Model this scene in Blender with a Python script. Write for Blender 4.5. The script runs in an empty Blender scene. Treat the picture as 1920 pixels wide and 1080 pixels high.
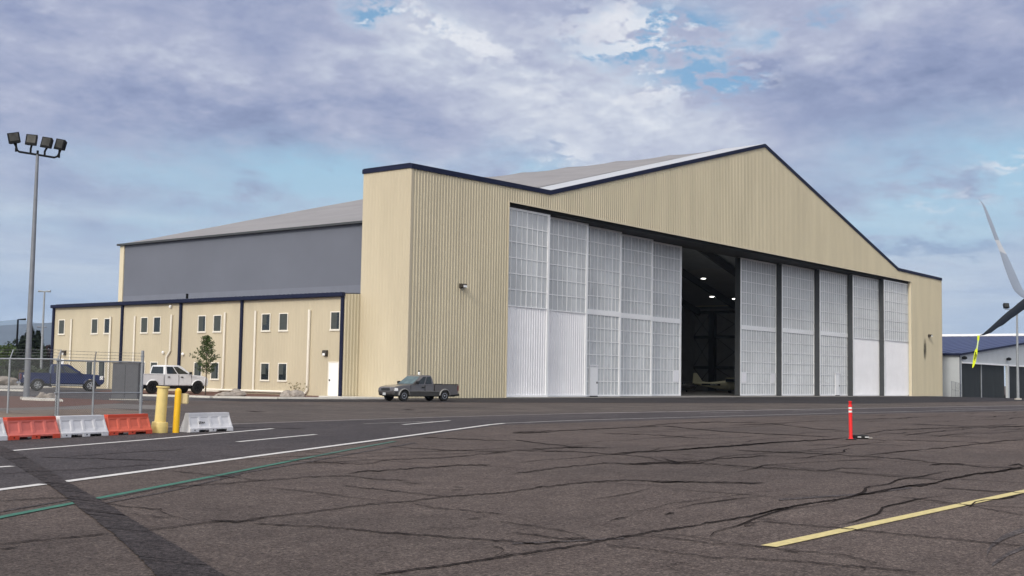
import bpy, bmesh, math, random
from mathutils import Vector, Matrix, noise
R_ = math.radians
random.seed(7)
scene = bpy.context.scene
COL = scene.collection

# ------------------------------------------------------------------ camera
F_PX, YAW, PITCH, ROLL = 2260.6, 0.8975, 0.0740, 0.0171
CAM = Vector((-60.18, -57.07, 1.55))
_F = Vector((math.sin(YAW)*math.cos(PITCH), math.cos(YAW)*math.cos(PITCH), math.sin(PITCH)))
_R0 = Vector((math.cos(YAW), -math.sin(YAW), 0)); _U0 = _R0.cross(_F)
_R = math.cos(ROLL)*_R0 + math.sin(ROLL)*_U0
_U = -math.sin(ROLL)*_R0 + math.cos(ROLL)*_U0
cd = bpy.data.cameras.new('camera'); cam = bpy.data.objects.new('camera', cd); COL.objects.link(cam)
cd.sensor_width = 36; cd.lens = F_PX*36/1920; cd.clip_start = 0.1; cd.clip_end = 60000
cam.matrix_world = Matrix((( _R.x, _U.x, -_F.x, CAM.x), (_R.y, _U.y, -_F.y, CAM.y), (_R.z, _U.z, -_F.z, CAM.z), (0,0,0,1)))
scene.camera = cam
scene.cycles.volume_bounces = 2

# survey helpers: sight lines measured from the camera station to real places on the ground or on walls
def ray(u, v): return _F + _R*((u-960)/F_PX) - _U*((v-540)/F_PX)
def G(u, v, z=0.0):
    d = ray(u, v); return CAM + d*((z-CAM.z)/d.z)
def AT(u, v, dist): return CAM + ray(u, v)*dist
def on_x(u, v, x):
    d = ray(u, v); return CAM + d*((x-CAM.x)/d.x)

# ------------------------------------------------------------------ light
SUN_AZ, SUN_EL = R_(258), R_(32)        # compass-like azimuth measured from +Y towards +X
sun_dir = Vector((math.sin(SUN_AZ)*math.cos(SUN_EL), math.cos(SUN_AZ)*math.cos(SUN_EL), math.sin(SUN_EL)))
sd = bpy.data.lights.new('sun', 'SUN'); sd.energy = 1.5; sd.angle = R_(11); sd.color = (1.0, 0.93, 0.82)
sun = bpy.data.objects.new('sun', sd); COL.objects.link(sun)
sun.rotation_euler = sun_dir.to_track_quat('Z', 'Y').to_euler()

world = bpy.data.worlds.new('World'); scene.world = world; world.use_nodes = True
NT = world.node_tree; NT.nodes.clear()
def _n(t, **k):
    n = NT.nodes.new(t)
    for a, b in k.items(): setattr(n, a, b)
    return n
def M(op, a, b=None, c=None):
    n = _n('ShaderNodeMath', operation=op)
    for i, x in enumerate((a, b, c)):
        if x is None: continue
        if isinstance(x, (int, float)): n.inputs[i].default_value = x
        else: NT.links.new(x, n.inputs[i])
    return n.outputs[0]
def MIX(f, a, b):
    n = _n('ShaderNodeMix', data_type='RGBA')
    for i, x in ((0, f), (6, a), (7, b)):
        if isinstance(x, (int, float)): n.inputs[i].default_value = x
        elif isinstance(x, tuple): n.inputs[i].default_value = (*x, 1)
        else: NT.links.new(x, n.inputs[i])
    return n.outputs[2]
def lin(c): c /= 255; return c/12.92 if c <= .04045 else ((c+.055)/1.055)**2.4
def srgb(r, g, b, k=1.0): return (lin(r)*k, lin(g)*k, lin(b)*k)
BG = 0.1
EXPK = 1/2**.22
#                                  # background strength
def skyc(r, g, b): return srgb(r, g, b, EXPK/BG)
tc = _n('ShaderNodeTexCoord'); nrm = _n('ShaderNodeVectorMath', operation='NORMALIZE')
NT.links.new(tc.outputs['Generated'], nrm.inputs[0])
sep = _n('ShaderNodeSeparateXYZ'); NT.links.new(nrm.outputs[0], sep.inputs[0])
DX, DY, DZ = sep.outputs
az = M('MULTIPLY', M('ARCTAN2', DX, DY), 57.2958); el = M('MULTIPLY', M('ARCSINE', DZ), 57.2958)
den = M('ADD', M('MAXIMUM', DZ, 0.0), 0.26)
comb = _n('ShaderNodeCombineXYZ')
NT.links.new(M('DIVIDE', DX, den), comb.inputs[0]); NT.links.new(M('DIVIDE', DY, den), comb.inputs[1])
def NOISE(scale, detail=6, rough=.55, dist=0.0, off=0.0, lac=2.0, vec=None):
    mp = _n('ShaderNodeMapping'); mp.inputs['Location'].default_value = (off, off*.7, off*.3)
    NT.links.new(vec or comb.outputs[0], mp.inputs[0])
    n = _n('ShaderNodeTexNoise'); n.inputs['Scale'].default_value = scale; n.inputs['Detail'].default_value = detail
    n.inputs['Roughness'].default_value = rough; n.inputs['Distortion'].default_value = dist; n.inputs['Lacunarity'].default_value = lac
    NT.links.new(mp.outputs[0], n.inputs['Vector']); return n.outputs['Fac']
def RAMP(x, lo, hi):
    n = _n('ShaderNodeMapRange', interpolation_type='SMOOTHSTEP'); NT.links.new(x, n.inputs[0])
    n.inputs[1].default_value = lo; n.inputs[2].default_value = hi; return n.outputs[0]
nA = NOISE(1.3, 8, .6); nB = NOISE(3.8, 8, .6, .2, 5.0); nC = NOISE(10.0, 7, .6, .1, 11.0); nD = NOISE(0.45, 4, .5, 0, 23.0)
nE = NOISE(27.0, 5, .6, .2, 31.0)
az_w = M('ADD', az, M('MULTIPLY', M('SUBTRACT', nB, .5), 9.0)); el_w = M('ADD', el, M('MULTIPLY', M('SUBTRACT', nC, .5), 3.4))
def blob(u, v, su, sv, tilt=0.0):
    """soft patch of sky centred on a compass direction; su, sv = half sizes in degrees"""
    d = ray(u, v).normalized(); a0 = math.degrees(math.atan2(d.x, d.y)); e0 = math.degrees(math.asin(d.z))
    dx = M('SUBTRACT', az_w, a0); dy = M('SUBTRACT', el_w, e0)
    if tilt: dy = M('SUBTRACT', dy, M('MULTIPLY', dx, tilt))
    q = M('ADD', M('POWER', M('ABSOLUTE', M('DIVIDE', dx, su)), 2), M('POWER', M('ABSOLUTE', M('DIVIDE', dy, sv)), 2))
    return M('POWER', 2.71828, M('MULTIPLY', q, -1.0))
def ADD(*a):
    r = a[0]
    for x in a[1:]: r = M('ADD', r, x)
    return r
# cloud sheet: lavender-grey, light and dark patches
tone = ADD(M('MULTIPLY', M('SUBTRACT', nA, .5), 1.35), M('MULTIPLY', M('SUBTRACT', nB, .5), 1.0), M('MULTIPLY', M('SUBTRACT', nC, .5), .72), M('MULTIPLY', M('SUBTRACT', nE, .5), .34), 0.51)
tone = ADD(tone, M('MULTIPLY', blob(1150, 110, 5.5, 2.8), .24), M('MULTIPLY', blob(820, 60, 4.0, 1.3), .22), M('MULTIPLY', blob(420, 120, 5, 1.2), .12),
           M('MULTIPLY', blob(1560, 190, 6.5, 1.5, -.12), -.30), M('MULTIPLY', blob(1780, 110, 3.5, 2.2), -.10), M('MULTIPLY', blob(260, 230, 8, 2.0), -.20),
           M('MULTIPLY', blob(60, 60, 4, 2.0), -.10), M('MULTIPLY', blob(1250, 330, 4.0, 1.0), .18), M('MULTIPLY', blob(1400, 90, 2.4, 1.4), .15))
cr = _n('ShaderNodeValToRGB'); NT.links.new(tone, cr.inputs[0])
e = cr.color_ramp.elements; e[0].position = 0.0; e[0].color = (*skyc(120, 133, 170), 1); e[1].position = 1.0; e[1].color = (*skyc(228, 232, 240), 1)
for p_, c_ in ((.30, (146, 156, 190)), (.55, (172, 178, 204)), (.78, (200, 206, 222))):
    q = e.new(p_); q.color = (*skyc(*c_), 1)
cloud = cr.outputs[0]
# clear sky between the clouds
sky = _n('ShaderNodeTexSky', sky_type='NISHITA'); sky.sun_disc = False; sky.sun_elevation = SUN_EL; sky.sun_rotation = SUN_AZ
sky.air_density = 1.1; sky.dust_density = 1.2; sky.ozone_density = 1.5
clear = MIX(0.72, sky.outputs[0], skyc(152, 202, 228))
deep = MIX(0.6, sky.outputs[0], skyc(84, 158, 206))
veil = ADD(M('MULTIPLY', blob(620, 335, 5.5, 1.3, -.1), 1.1), M('MULTIPLY', blob(990, 320, 2.6, 1.1), .75), M('MULTIPLY', blob(1830, 340, 5.5, 2.2, .05), 1.25),
           M('MULTIPLY', blob(1740, 430, 5.0, 1.3), .8), M('MULTIPLY', blob(300, 330, 5.5, .8, -.12), .5), M('MULTIPLY', blob(350, 410, 8, 1.1), .7), M('MULTIPLY', blob(1270, 30, 3, 1.0), .10))
veil = M('MULTIPLY', veil, RAMP(ADD(nB, M('MULTIPLY', M('SUBTRACT', nC, .5), .6)), .22, .55))
col = MIX(M('MINIMUM', veil, .9), cloud, clear)
holes = ADD(blob(1170, 60, 2.9, 1.2), blob(1300, 120, 2.2, 1.2), blob(1250, 40, 2.4, .9), M('MULTIPLY', blob(1360, 150, 1.4, .7), 1.2), M('MULTIPLY', blob(740, 22, 1.4, .8), 1.3), M('MULTIPLY', blob(1500, 45, 2.2, .4, .3), .8), M('MULTIPLY', blob(1160, 85, 1.8, .5), .8))
holes = M('MULTIPLY', holes, RAMP(ADD(M('MULTIPLY', nC, .6), M('MULTIPLY', nE, .4)), .44, .56))
col = MIX(M('MINIMUM', holes, .9), col, deep)
puffs = ADD(M('MULTIPLY', blob(1180, 130, 4.2, 1.9), 1.0), M('MULTIPLY', blob(1200, 40, 4.4, 1.0), .8), M('MULTIPLY', blob(840, 70, 2.6, .7, -.35), 1.1), M('MULTIPLY', blob(740, 25, 1.6, .4), .9), M('MULTIPLY', blob(1070, 290, 1.8, .6), .8), M('MULTIPLY', blob(1400, 190, .9, 1.0), .6), M('MULTIPLY', blob(1870, 310, 2.0, .4), .8), M('MULTIPLY', blob(1740, 380, 2.0, .3), .5))
puffs = M('MULTIPLY', puffs, RAMP(ADD(M('MULTIPLY', NOISE(8.0, 7, .6, .3, 41.0), .65), M('MULTIPLY', nE, .35)), .48, .555))
col = MIX(M('MINIMUM', puffs, .92), col, skyc(234, 236, 242))
# thin milky layer near the horizon with long streaks
strv = _n('ShaderNodeCombineXYZ'); NT.links.new(M('MULTIPLY', az, .045), strv.inputs[0]); NT.links.new(M('MULTIPLY', el, .42), strv.inputs[1])
strk = NOISE(1.6, 6, .6, .3, 3.0, vec=strv.outputs[0])
horizon = RAMP(el, 11.0, 2.5)
hc = MIX(RAMP(strk, .38, .66), skyc(168, 188, 212), skyc(208, 220, 230))
col = MIX(M('MULTIPLY', horizon, .88), col, hc)
dk = ADD(M('MULTIPLY', blob(1790, 462, 4.0, .38), .75), M('MULTIPLY', blob(1640, 470, 2.0, .35), .3), M('MULTIPLY', blob(90, 575, 4.5, .5), .45))
col = MIX(M('MINIMUM', dk, .8), col, skyc(132, 154, 190))
# unseen sky made brighter overhead and behind the camera, added to light the walls
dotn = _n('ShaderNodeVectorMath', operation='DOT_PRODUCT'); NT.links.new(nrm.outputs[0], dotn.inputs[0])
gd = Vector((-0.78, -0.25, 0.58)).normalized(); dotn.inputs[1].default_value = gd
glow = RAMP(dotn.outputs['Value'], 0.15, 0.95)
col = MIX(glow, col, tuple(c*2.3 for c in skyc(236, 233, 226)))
below = RAMP(DZ, -0.002, -0.02)
col = MIX(below, col, skyc(95, 95, 100))
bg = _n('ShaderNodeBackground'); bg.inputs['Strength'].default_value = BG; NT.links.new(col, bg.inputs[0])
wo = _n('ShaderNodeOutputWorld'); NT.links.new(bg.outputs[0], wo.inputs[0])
scene.view_settings.view_transform = 'Standard'; scene.view_settings.look = 'None'
scene.view_settings.exposure = 0.22; scene.view_settings.gamma = 1

# ------------------------------------------------------------------ materials
MATS = {}
def mat(name, rgb, rough=.6, metal=0.0, var=0.0, vscale=1.0, bump=0.0, bscale=40.0, stretch=None, emit=None, trans=0.0, spec=None, coat=0.0, dark=None, coord='Object'):
    if name in MATS: return MATS[name]
    m = bpy.data.materials.new(name); m.use_nodes = True; nt = m.node_tree; b = nt.nodes['Principled BSDF']
    b.inputs['Base Color'].default_value = (*rgb, 1); b.inputs['Roughness'].default_value = rough; b.inputs['Metallic'].default_value = metal
    if spec is not None: b.inputs['Specular IOR Level'].default_value = spec
    if coat: b.inputs['Coat Weight'].default_value = coat; b.inputs['Coat Roughness'].default_value = .08
    if trans: b.inputs['Transmission Weight'].default_value = trans
    if emit: b.inputs['Emission Color'].default_value = (*emit[0], 1); b.inputs['Emission Strength'].default_value = emit[1]
    t = nt.nodes.new('ShaderNodeTexCoord'); mp = nt.nodes.new('ShaderNodeMapping'); nt.links.new(t.outputs[coord], mp.inputs[0])
    if stretch: mp.inputs['Scale'].default_value = stretch
    n = nt.nodes.new('ShaderNodeTexNoise'); n.inputs['Scale'].default_value = vscale; n.inputs['Detail'].default_value = 7; n.inputs['Roughness'].default_value = .62
    nt.links.new(mp.outputs[0], n.inputs['Vector'])
    v = max(var, 0.03); d = dark or tuple(c*(1-v) for c in rgb); l = tuple(min(1, c*(1+v)) for c in rgb)
    r = nt.nodes.new('ShaderNodeValToRGB'); r.color_ramp.elements[0].position = .32; r.color_ramp.elements[1].position = .68
    r.color_ramp.elements[0].color = (*d, 1); r.color_ramp.elements[1].color = (*l, 1)
    nt.links.new(n.outputs['Fac'], r.inputs[0]); nt.links.new(r.outputs[0], b.inputs['Base Color'])
    if bump:
        n2 = nt.nodes.new('ShaderNodeTexNoise'); n2.inputs['Scale'].default_value = bscale; n2.inputs['Detail'].default_value = 4
        nt.links.new(t.outputs[coord], n2.inputs['Vector'])
        bp = nt.nodes.new('ShaderNodeBump'); bp.inputs['Strength'].default_value = bump; bp.inputs['Distance'].default_value = .03
        nt.links.new(n2.outputs['Fac'], bp.inputs['Height']); nt.links.new(bp.outputs[0], b.inputs['Normal'])
    MATS[name] = m; return m

def asphalt(name, c1, c2, speck=.7, rough=.85, big=.12):
    """three scales of mottling, pale and dark aggregate, and a rough bump"""
    m = bpy.data.materials.new(name); m.use_nodes = True; nt = m.node_tree; b = nt.nodes['Principled BSDF']
    b.inputs['Roughness'].default_value = rough; b.inputs['Specular IOR Level'].default_value = .18
    t = nt.nodes.new('ShaderNodeTexCoord')
    def nz(s, d=5, r=.6, st=None):
        mp = nt.nodes.new('ShaderNodeMapping'); nt.links.new(t.outputs['Object'], mp.inputs[0])
        if st: mp.inputs['Scale'].default_value = st
        n = nt.nodes.new('ShaderNodeTexNoise'); n.inputs['Scale'].default_value = s; n.inputs['Detail'].default_value = d; n.inputs['Roughness'].default_value = r
        nt.links.new(mp.outputs[0], n.inputs['Vector']); return n.outputs['Fac']
    def rp(x, a, b_, ca, cb):
        r = nt.nodes.new('ShaderNodeValToRGB'); r.color_ramp.elements[0].position = a; r.color_ramp.elements[1].position = b_
        r.color_ramp.elements[0].color = (*ca, 1); r.color_ramp.elements[1].color = (*cb, 1); nt.links.new(x, r.inputs[0]); return r.outputs[0]
    def mx(bt, f, a, b_):
        n = nt.nodes.new('ShaderNodeMix'); n.data_type = 'RGBA'; n.blend_type = bt; n.inputs[0].default_value = f
        nt.links.new(a, n.inputs[6]); nt.links.new(b_, n.inputs[7]); return n.outputs[2]
    base = rp(nz(big, 6, .65), .33, .67, c1, c2)
    g = (1-speck*.75,)*3; h = (1+speck*.75,)*3
    base = mx('MULTIPLY', 1, base, rp(nz(1.1, 6, .7, (1, 1.3, 1)), .3, .7, (.82, .80, .80), (1.16, 1.16, 1.15)))
    base = mx('MULTIPLY', 1, base, rp(nz(40, 3, .85), .40, .60, g, h))
    base = mx('MULTIPLY', 1, base, rp(nz(17, 4, .85), .38, .62, g, h))
    base = mx('MULTIPLY', 1, base, rp(nz(8, 3, .8), .36, .64, (.88, .87, .87), (1.14, 1.14, 1.14)))
    base = mx('MULTIPLY', 1, base, rp(nz(60, 2, .7), .62, .70, (1, 1, 1), (2.1, 2.0, 1.95)))
    base = mx('MULTIPLY', 1, base, rp(nz(3.2, 4, .7), .36, .62, (.86, .85, .85), (1.1, 1.1, 1.1)))
    nt.links.new(base, b.inputs['Base Color'])
    bp = nt.nodes.new('ShaderNodeBump'); bp.inputs['Strength'].default_value = .8; bp.inputs['Distance'].default_value = .012
    nt.links.new(nz(70, 4, .7), bp.inputs['Height']); nt.links.new(bp.outputs[0], b.inputs['Normal'])
    MATS[name] = m; return m

M_APRON = asphalt('apron asphalt', (.075, .061, .055), (.114, .091, .081))
M_ROAD = asphalt('road asphalt', (.050, .045, .048), (.076, .067, .069))
M_OLD = asphalt('old brown asphalt', (.070, .060, .056), (.112, .095, .086), big=.3)
M_NEW = asphalt('new black asphalt', (.026, .024, .026), (.042, .038, .040), speck=.25)
M_TAR = asphalt('dark sealed strip', (.036, .031, .032), (.058, .049, .049), speck=.75)
M_LOT = asphalt('parking asphalt', (.066, .062, .066), (.10, .094, .096))
M_CRACK = mat('crack filler', (.025, .020, .019), .95, var=.4, vscale=2, spec=.03)
M_WHITE_LINE = mat('white road paint', (.62, .60, .58), .7, var=.18, vscale=9)
M_FADE_LINE = mat('worn white road paint', (.27, .25, .24), .8, var=.35, vscale=2.5)
M_GREEN_LINE = mat('green road paint', (.035, .145, .10), .75, var=.25, vscale=5)
M_GREEN_FADE = mat('worn green road paint', (.05, .12, .09), .8, var=.3, vscale=5)
M_YELLOW_LINE = mat('yellow road paint', (.60, .50, .22), .7, var=.16, vscale=14)
M_CONC = mat('concrete', (.42, .40, .37), .85, var=.12, vscale=1.5, bump=.3)
M_CURB = mat('pale concrete', (.60, .58, .54), .8, var=.12, vscale=2)
M_DIRT = mat('dry dirt', (.17, .125, .095), .95, var=.3, vscale=.8, bump=.8, bscale=12)
M_MULCH = mat('red bark mulch', (.12, .055, .040), .95, var=.5, vscale=6, bump=1, bscale=20)
M_BEIGE = mat('tan painted steel siding', (.53, .465, .345), .6, var=.08, vscale=.35, stretch=(1, 1, .25))
M_BEIGE_F = mat('tan ribbed steel siding', (.55, .492, .362), .6, var=.08, vscale=.5, stretch=(1, 1, .15))
M_NAVY = mat('navy painted trim', (.010, .014, .042), .6, var=.1, spec=.2)
M_GREY_WALL = mat('slate grey membrane wall', (.138, .150, .190), .8, var=.05, vscale=.25, bump=.15, bscale=1.5)
M_ROOF = mat('grey roof membrane', (.25, .24, .245), .75, var=.10, vscale=.35, bump=.4, bscale=1.2, stretch=(1, .35, 1))
M_ROOF_L = mat('light metal roof', (.47, .485, .52), .6, var=.05)
M_TRIMTAN = mat('pale tan trim', (.68, .60, .44), .5)
M_DARK = mat('black opening liner', (.010, .010, .011), .8)
M_STEEL_D = mat('dark interior steel', (.03, .03, .033), .7)
M_INT = mat('interior wall liner', (.30, .30, .31), .8, var=.1)
M_INT_ROOF = mat('interior roof liner', (.20, .21, .225), .85, var=.1)
M_FLOOR = mat('hangar concrete floor', (.22, .205, .195), .6, var=.12, vscale=.3)
M_FRAME_G = mat('dark door edge steel', (.050, .055, .062), .6)
M_WHITE = mat('white painted metal', (.86, .87, .89), .5, var=.03)
M_WHITE_P = mat('white steel panel', (.82, .82, .86), .5, var=.04, vscale=.6)
M_TRANSL = mat('grey translucent panel', (.50, .525, .56), .5, var=.14, vscale=.5, stretch=(1, 1, .35))
M_GLASS = mat('dark window glass', (.018, .024, .026), .06, var=.3, vscale=2, spec=.6)
M_BLIND = mat('grey window blind', (.055, .065, .062), .5, var=.15, vscale=4)
M_PIPE = mat('white pipe', (.80, .76, .68), .5)
M_LAMPBOX = mat('dark lamp housing', (.045, .038, .032), .6)
M_GALV = mat('galvanised steel', (.30, .32, .35), .5, metal=.3, var=.12, vscale=3)
M_GALV_D = mat('weathered pole steel', (.19, .205, .235), .55, metal=.2, var=.12, vscale=3)
M_WIRE = mat('fence wire', (.15, .155, .16), .5, metal=.3)
M_BLACK = mat('black metal', (.008, .009, .011), .6, spec=.1)
M_LENS = mat('grey lamp lens', (.035, .036, .036), .3, var=.5, vscale=3, spec=.2)
M_RED = mat('red orange plastic', (.62, .075, .035), .5, var=.08, vscale=4)
M_REDF = mat('faded red plastic', (.62, .15, .12), .6, var=.12, vscale=3)
M_WPLAS = mat('white plastic', (.66, .66, .69), .5, var=.06, vscale=5)
M_CREAM = mat('pale yellow paint', (.72, .57, .22), .5, var=.08, vscale=5)
M_YEL = mat('bright yellow paint', (.80, .47, .012), .4, var=.05, vscale=4)
M_POST = mat('red delineator plastic', (.78, .020, .022), .4, var=.05)
M_REFL = mat('white reflective tape', (.80, .80, .78), .4)
M_RUBBER = mat('black rubber', (.008, .008, .008), .7)
M_TYRE = mat('tyre rubber', (.012, .012, .013), .8)
M_ROCK = mat('pale boulder', (.30, .265, .235), .9, var=.3, vscale=3, bump=1, bscale=7)
M_CAB = mat('dark grey cabinet', (.10, .105, .12), .6, var=.1, vscale=4)
M_LEAF = mat('tree leaves', (.055, .088, .020), .6, var=.5, vscale=1.5)
M_LEAF_D = mat('dark conifer needles', (.018, .034, .017), .8, var=.5, vscale=1.0)
M_LEAF_R = mat('dark red leaves', (.035, .014, .016), .8, var=.5, vscale=1.0)
M_LEAF_G = mat('grey green bush', (.055, .075, .045), .8, var=.5, vscale=1.0)
M_SAGE = mat('dry shrub leaves', (.22, .19, .10), .8, var=.4, vscale=6)
M_BARK = mat('bark', (.06, .045, .035), .9, var=.3, vscale=5)
M_MOUNT = mat('wooded mountainside', (.045, .060, .080), .95, var=.3, vscale=.004)
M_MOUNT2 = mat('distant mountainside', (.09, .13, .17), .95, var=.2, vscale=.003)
M_LAMP_ON = mat('lit lamp', (1, 1, 1), .5, emit=((1, .98, .92), 3.0))
M_BLUE_ROOF = mat('blue metal roof', (.045, .062, .150), .5, var=.15, vscale=.6)
M_WALL_W = mat('light grey siding', (.50, .53, .56), .55, var=.06, vscale=.5)
M_HDOOR = mat('black hangar door', (.018, .022, .024), .55, var=.4, vscale=.8, stretch=(2, 2, .3))
M_WING = mat('pale grey aircraft paint', (.27, .32, .42), .3, var=.05, coat=.3)
M_WING_W = mat('white aircraft paint', (.46, .49, .56), .3, coat=.3)
M_WING_SHADE = mat('shaded underside aircraft paint', (.016, .022, .036), .45, spec=.3)  # shade on the lower winglet's underside is put into this colour
M_TAG = mat('fluorescent yellow ribbon', (.74, .86, .03), .6)
M_TAG2 = mat('pale yellow green strap', (.62, .74, .36), .6)
M_INK = mat('black ink', (.015, .015, .015), .7)
M_CHROME = mat('alloy wheel metal', (.55, .56, .58), .25, metal=.8)

# ------------------------------------------------------------------ mesh helpers
class MB:
    def __init__(s): s.v = []; s.f = []
    def add(s, vs, fs):
        o = len(s.v); s.v += [tuple(v) for v in vs]; s.f += [tuple(i+o for i in f) for f in fs]; return s
    def box(s, a, b, rot=None, org=None):
        x0, y0, z0 = a; x1, y1, z1 = b
        vs = [Vector(p) for p in ((x0,y0,z0),(x1,y0,z0),(x1,y1,z0),(x0,y1,z0),(x0,y0,z1),(x1,y0,z1),(x1,y1,z1),(x0,y1,z1))]
        if rot is not None:
            o = Vector(org or (0,0,0)); vs = [rot @ (v-o)+o for v in vs]
        return s.add(vs, [(0,3,2,1),(4,5,6,7),(0,1,5,4),(1,2,6,5),(2,3,7,6),(3,0,4,7)])
    def quad(s, a, b, c, d): return s.add([a,b,c,d], [(0,1,2,3)])
    def slab(s, q, t):
        """quad with thickness t along its normal"""
        q = [Vector(p) for p in q]; n = (q[1]-q[0]).cross(q[2]-q[0]).normalized()*t
        vs = q+[p+n for p in q]
        return s.add(vs, [(3,2,1,0),(4,5,6,7),(0,1,5,4),(1,2,6,5),(2,3,7,6),(3,0,4,7)])
    def tube(s, pts, rad, n=8, caps=True):
        pts = [Vector(p) for p in pts]; m = len(pts)
        if isinstance(rad, (int, float)): rad = [rad]*m
        rings = []
        prev = None
        for i, p in enumerate(pts):
            t = (pts[min(i+1, m-1)]-pts[max(i-1, 0)]).normalized()
            if prev is None:
                a = Vector((0,0,1)) if abs(t.z) < .9 else Vector((1,0,0))
                prev = t.cross(a).normalized()
            u = (prev - t*prev.dot(t)).normalized(); prev = u; w = t.cross(u)
            rings.append([p+(u*math.cos(2*math.pi*k/n)+w*math.sin(2*math.pi*k/n))*rad[i] for k in range(n)])
        vs = [v for r in rings for v in r]; fs = []
        for i in range(m-1):
            for k in range(n):
                k2 = (k+1) % n; fs.append((i*n+k, i*n+k2, (i+1)*n+k2, (i+1)*n+k))
        if caps: fs += [tuple(range(n))[::-1], tuple((m-1)*n+k for k in range(n))]
        return s.add(vs, fs)
    def lathe(s, prof, n=24, axis='z', c=(0,0,0)):
        """prof = [(radius, height)] around the axis"""
        vs = []; fs = []; c = Vector(c)
        for r, h in prof:
            for k in range(n):
                a = 2*math.pi*k/n; x, y = r*math.cos(a), r*math.sin(a)
                vs.append(c+Vector((x, y, h) if axis == 'z' else (x, h, y)))
        for i in range(len(prof)-1):
            for k in range(n):
                k2 = (k+1) % n; fs.append((i*n+k, i*n+k2, (i+1)*n+k2, (i+1)*n+k))
        fs += [tuple(range(n))[::-1], tuple((len(prof)-1)*n+k for k in range(n))]
        return s.add(vs, fs)
    def prism(s, poly, a, b, plane='xz'):
        """2D polygon extruded from a to b along the missing axis"""
        f = {'xz': lambda p, t: (p[0], t, p[1]), 'yz': lambda p, t: (t, p[0], p[1]), 'xy': lambda p, t: (p[0], p[1], t)}[plane]
        n = len(poly); vs = [f(p, a) for p in poly]+[f(p, b) for p in poly]
        return s.add(vs, [tuple(range(n)), tuple(range(2*n-1, n-1, -1))]+[(i, i+n, (i+1) % n+n, (i+1) % n) for i in range(n)])
    def build(s, name, m, parent=None, smooth=None, bevel=0, segs=2, fix=True):
        me = bpy.data.meshes.new(name); me.from_pydata([tuple(v) for v in s.v], [], s.f)
        if fix:
            bm = bmesh.new(); bm.from_mesh(me); bmesh.ops.recalc_face_normals(bm, faces=bm.faces)
            if bevel:
                es = [e_ for e_ in bm.edges if len(e_.link_faces) == 2 and e_.calc_face_angle(0) > .5]
                bmesh.ops.bevel(bm, geom=es, offset=bevel, segments=segs, affect='EDGES', clamp_overlap=True)
            bm.to_mesh(me); bm.free()
        me.materials.append(m)
        if smooth is not None:
            for p in me.polygons: p.use_smooth = True
            try: me.set_sharp_from_angle(angle=R_(smooth))
            except Exception: pass
        me.update()
        o = bpy.data.objects.new(name, me); COL.objects.link(o)
        if parent: o.parent = parent
        return o
def thing(name, label, cat, loc=(0,0,0), rz=0, group=None):
    o = bpy.data.objects.new(name, None); COL.objects.link(o); o.location = loc; o.rotation_euler = (0,0,rz)
    o['label'] = label; o['category'] = cat; o.empty_display_size = .3
    if group: o['group'] = group
    return o
def tag(o, label, cat, group=None):
    o['label'] = label; o['category'] = cat
    if group: o['group'] = group
    return o
def struct(o, kind='structure'): o['kind'] = kind; return o
def dup(o, loc=None, rz=None, label=None, parent=None):
    c = o.copy(); COL.objects.link(c)
    if parent: c.parent = parent
    if loc is not None: c.location = loc
    if rz is not None: c.rotation_euler = (0,0,rz)
    if label: c['label'] = label
    for ch in list(o.children): dup(ch, parent=c)
    return c
def text_mesh(s, name, m, parent, size, mtx, align='CENTER', depth=0.004, bold=.0, spacing=1.0):
    cu = bpy.data.curves.new(name, 'FONT'); cu.body = s; cu.size = size; cu.align_x = align; cu.align_y = 'CENTER'; cu.extrude = depth; cu.offset = bold; cu.space_character = spacing
    o = bpy.data.objects.new(name+'_tmp', cu); COL.objects.link(o)
    bpy.context.view_layer.update(); me = bpy.data.meshes.new_from_object(o); bpy.data.objects.remove(o); bpy.data.curves.remove(cu)
    me.transform(mtx); me.materials.clear(); me.materials.append(m); me.name = name
    o = bpy.data.objects.new(name, me); COL.objects.link(o)
    if parent: o.parent = parent
    return o

# ------------------------------------------------------------------ ground
def gz(x, y):
    def ss(a, b, t): t = max(0, min(1, (t-a)/(b-a))); return t*t*(3-2*t)
    return -0.46*ss(100, 112, x)*ss(-22, -6, y)
def ground_sheet():
    xs = sorted(set([-9000, -3000, -900, -300, -120]+list(range(-100, 96, 14))+list(range(96, 118, 2))+[130, 200, 320, 600, 1500, 4000, 11000]))
    ys = sorted(set([-9000, -3000, -900, -300, -120, -70]+list(range(-50, -24, 8))+list(range(-24, 0, 2))+[10, 30, 60, 100, 200, 400, 900, 2500, 7000, 14000]))
    b = MB()
    vs = [(x, y, gz(x, y)) for y in ys for x in xs]; n = len(xs)
    b.add(vs, [(j*n+i, j*n+i+1, (j+1)*n+i+1, (j+1)*n+i) for j in range(len(ys)-1) for i in range(n-1)])
    return struct(b.build('ground', M_APRON))
ground_sheet()
def sheet(name, pts, z, m):
    """flat polygon lying z above the ground; points in metres"""
    b = MB(); b.add([(p[0], p[1], z) for p in pts], [tuple(range(len(pts)))])
    return struct(b.build(name, m))
def gp(l, z=0): return [G(u, v, z) for u, v in l]
# perimeter road between the two painted edge lines
sheet('perimeter_road', gp([(-60, 931), (0, 921), (450, 860), (700, 829), (940, 797), (1500, 779), (1920, 770), (2100, 768), (2100, 757), (1920, 760), (1591, 766), (1100, 775.5), (950, 779), (720, 786), (420, 797), (-60, 820)]), .004, M_ROAD)
sheet('worn_pavement', gp([(-60, 820), (420, 797), (720, 786), (950, 779), (1100, 775.5), (1591, 766), (1920, 760), (2100, 757), (1920, 756), (1520, 757), (1100, 757), (720, 757), (400, 757), (262, 768), (0, 792), (-60, 796)]), .003, M_OLD)
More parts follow.
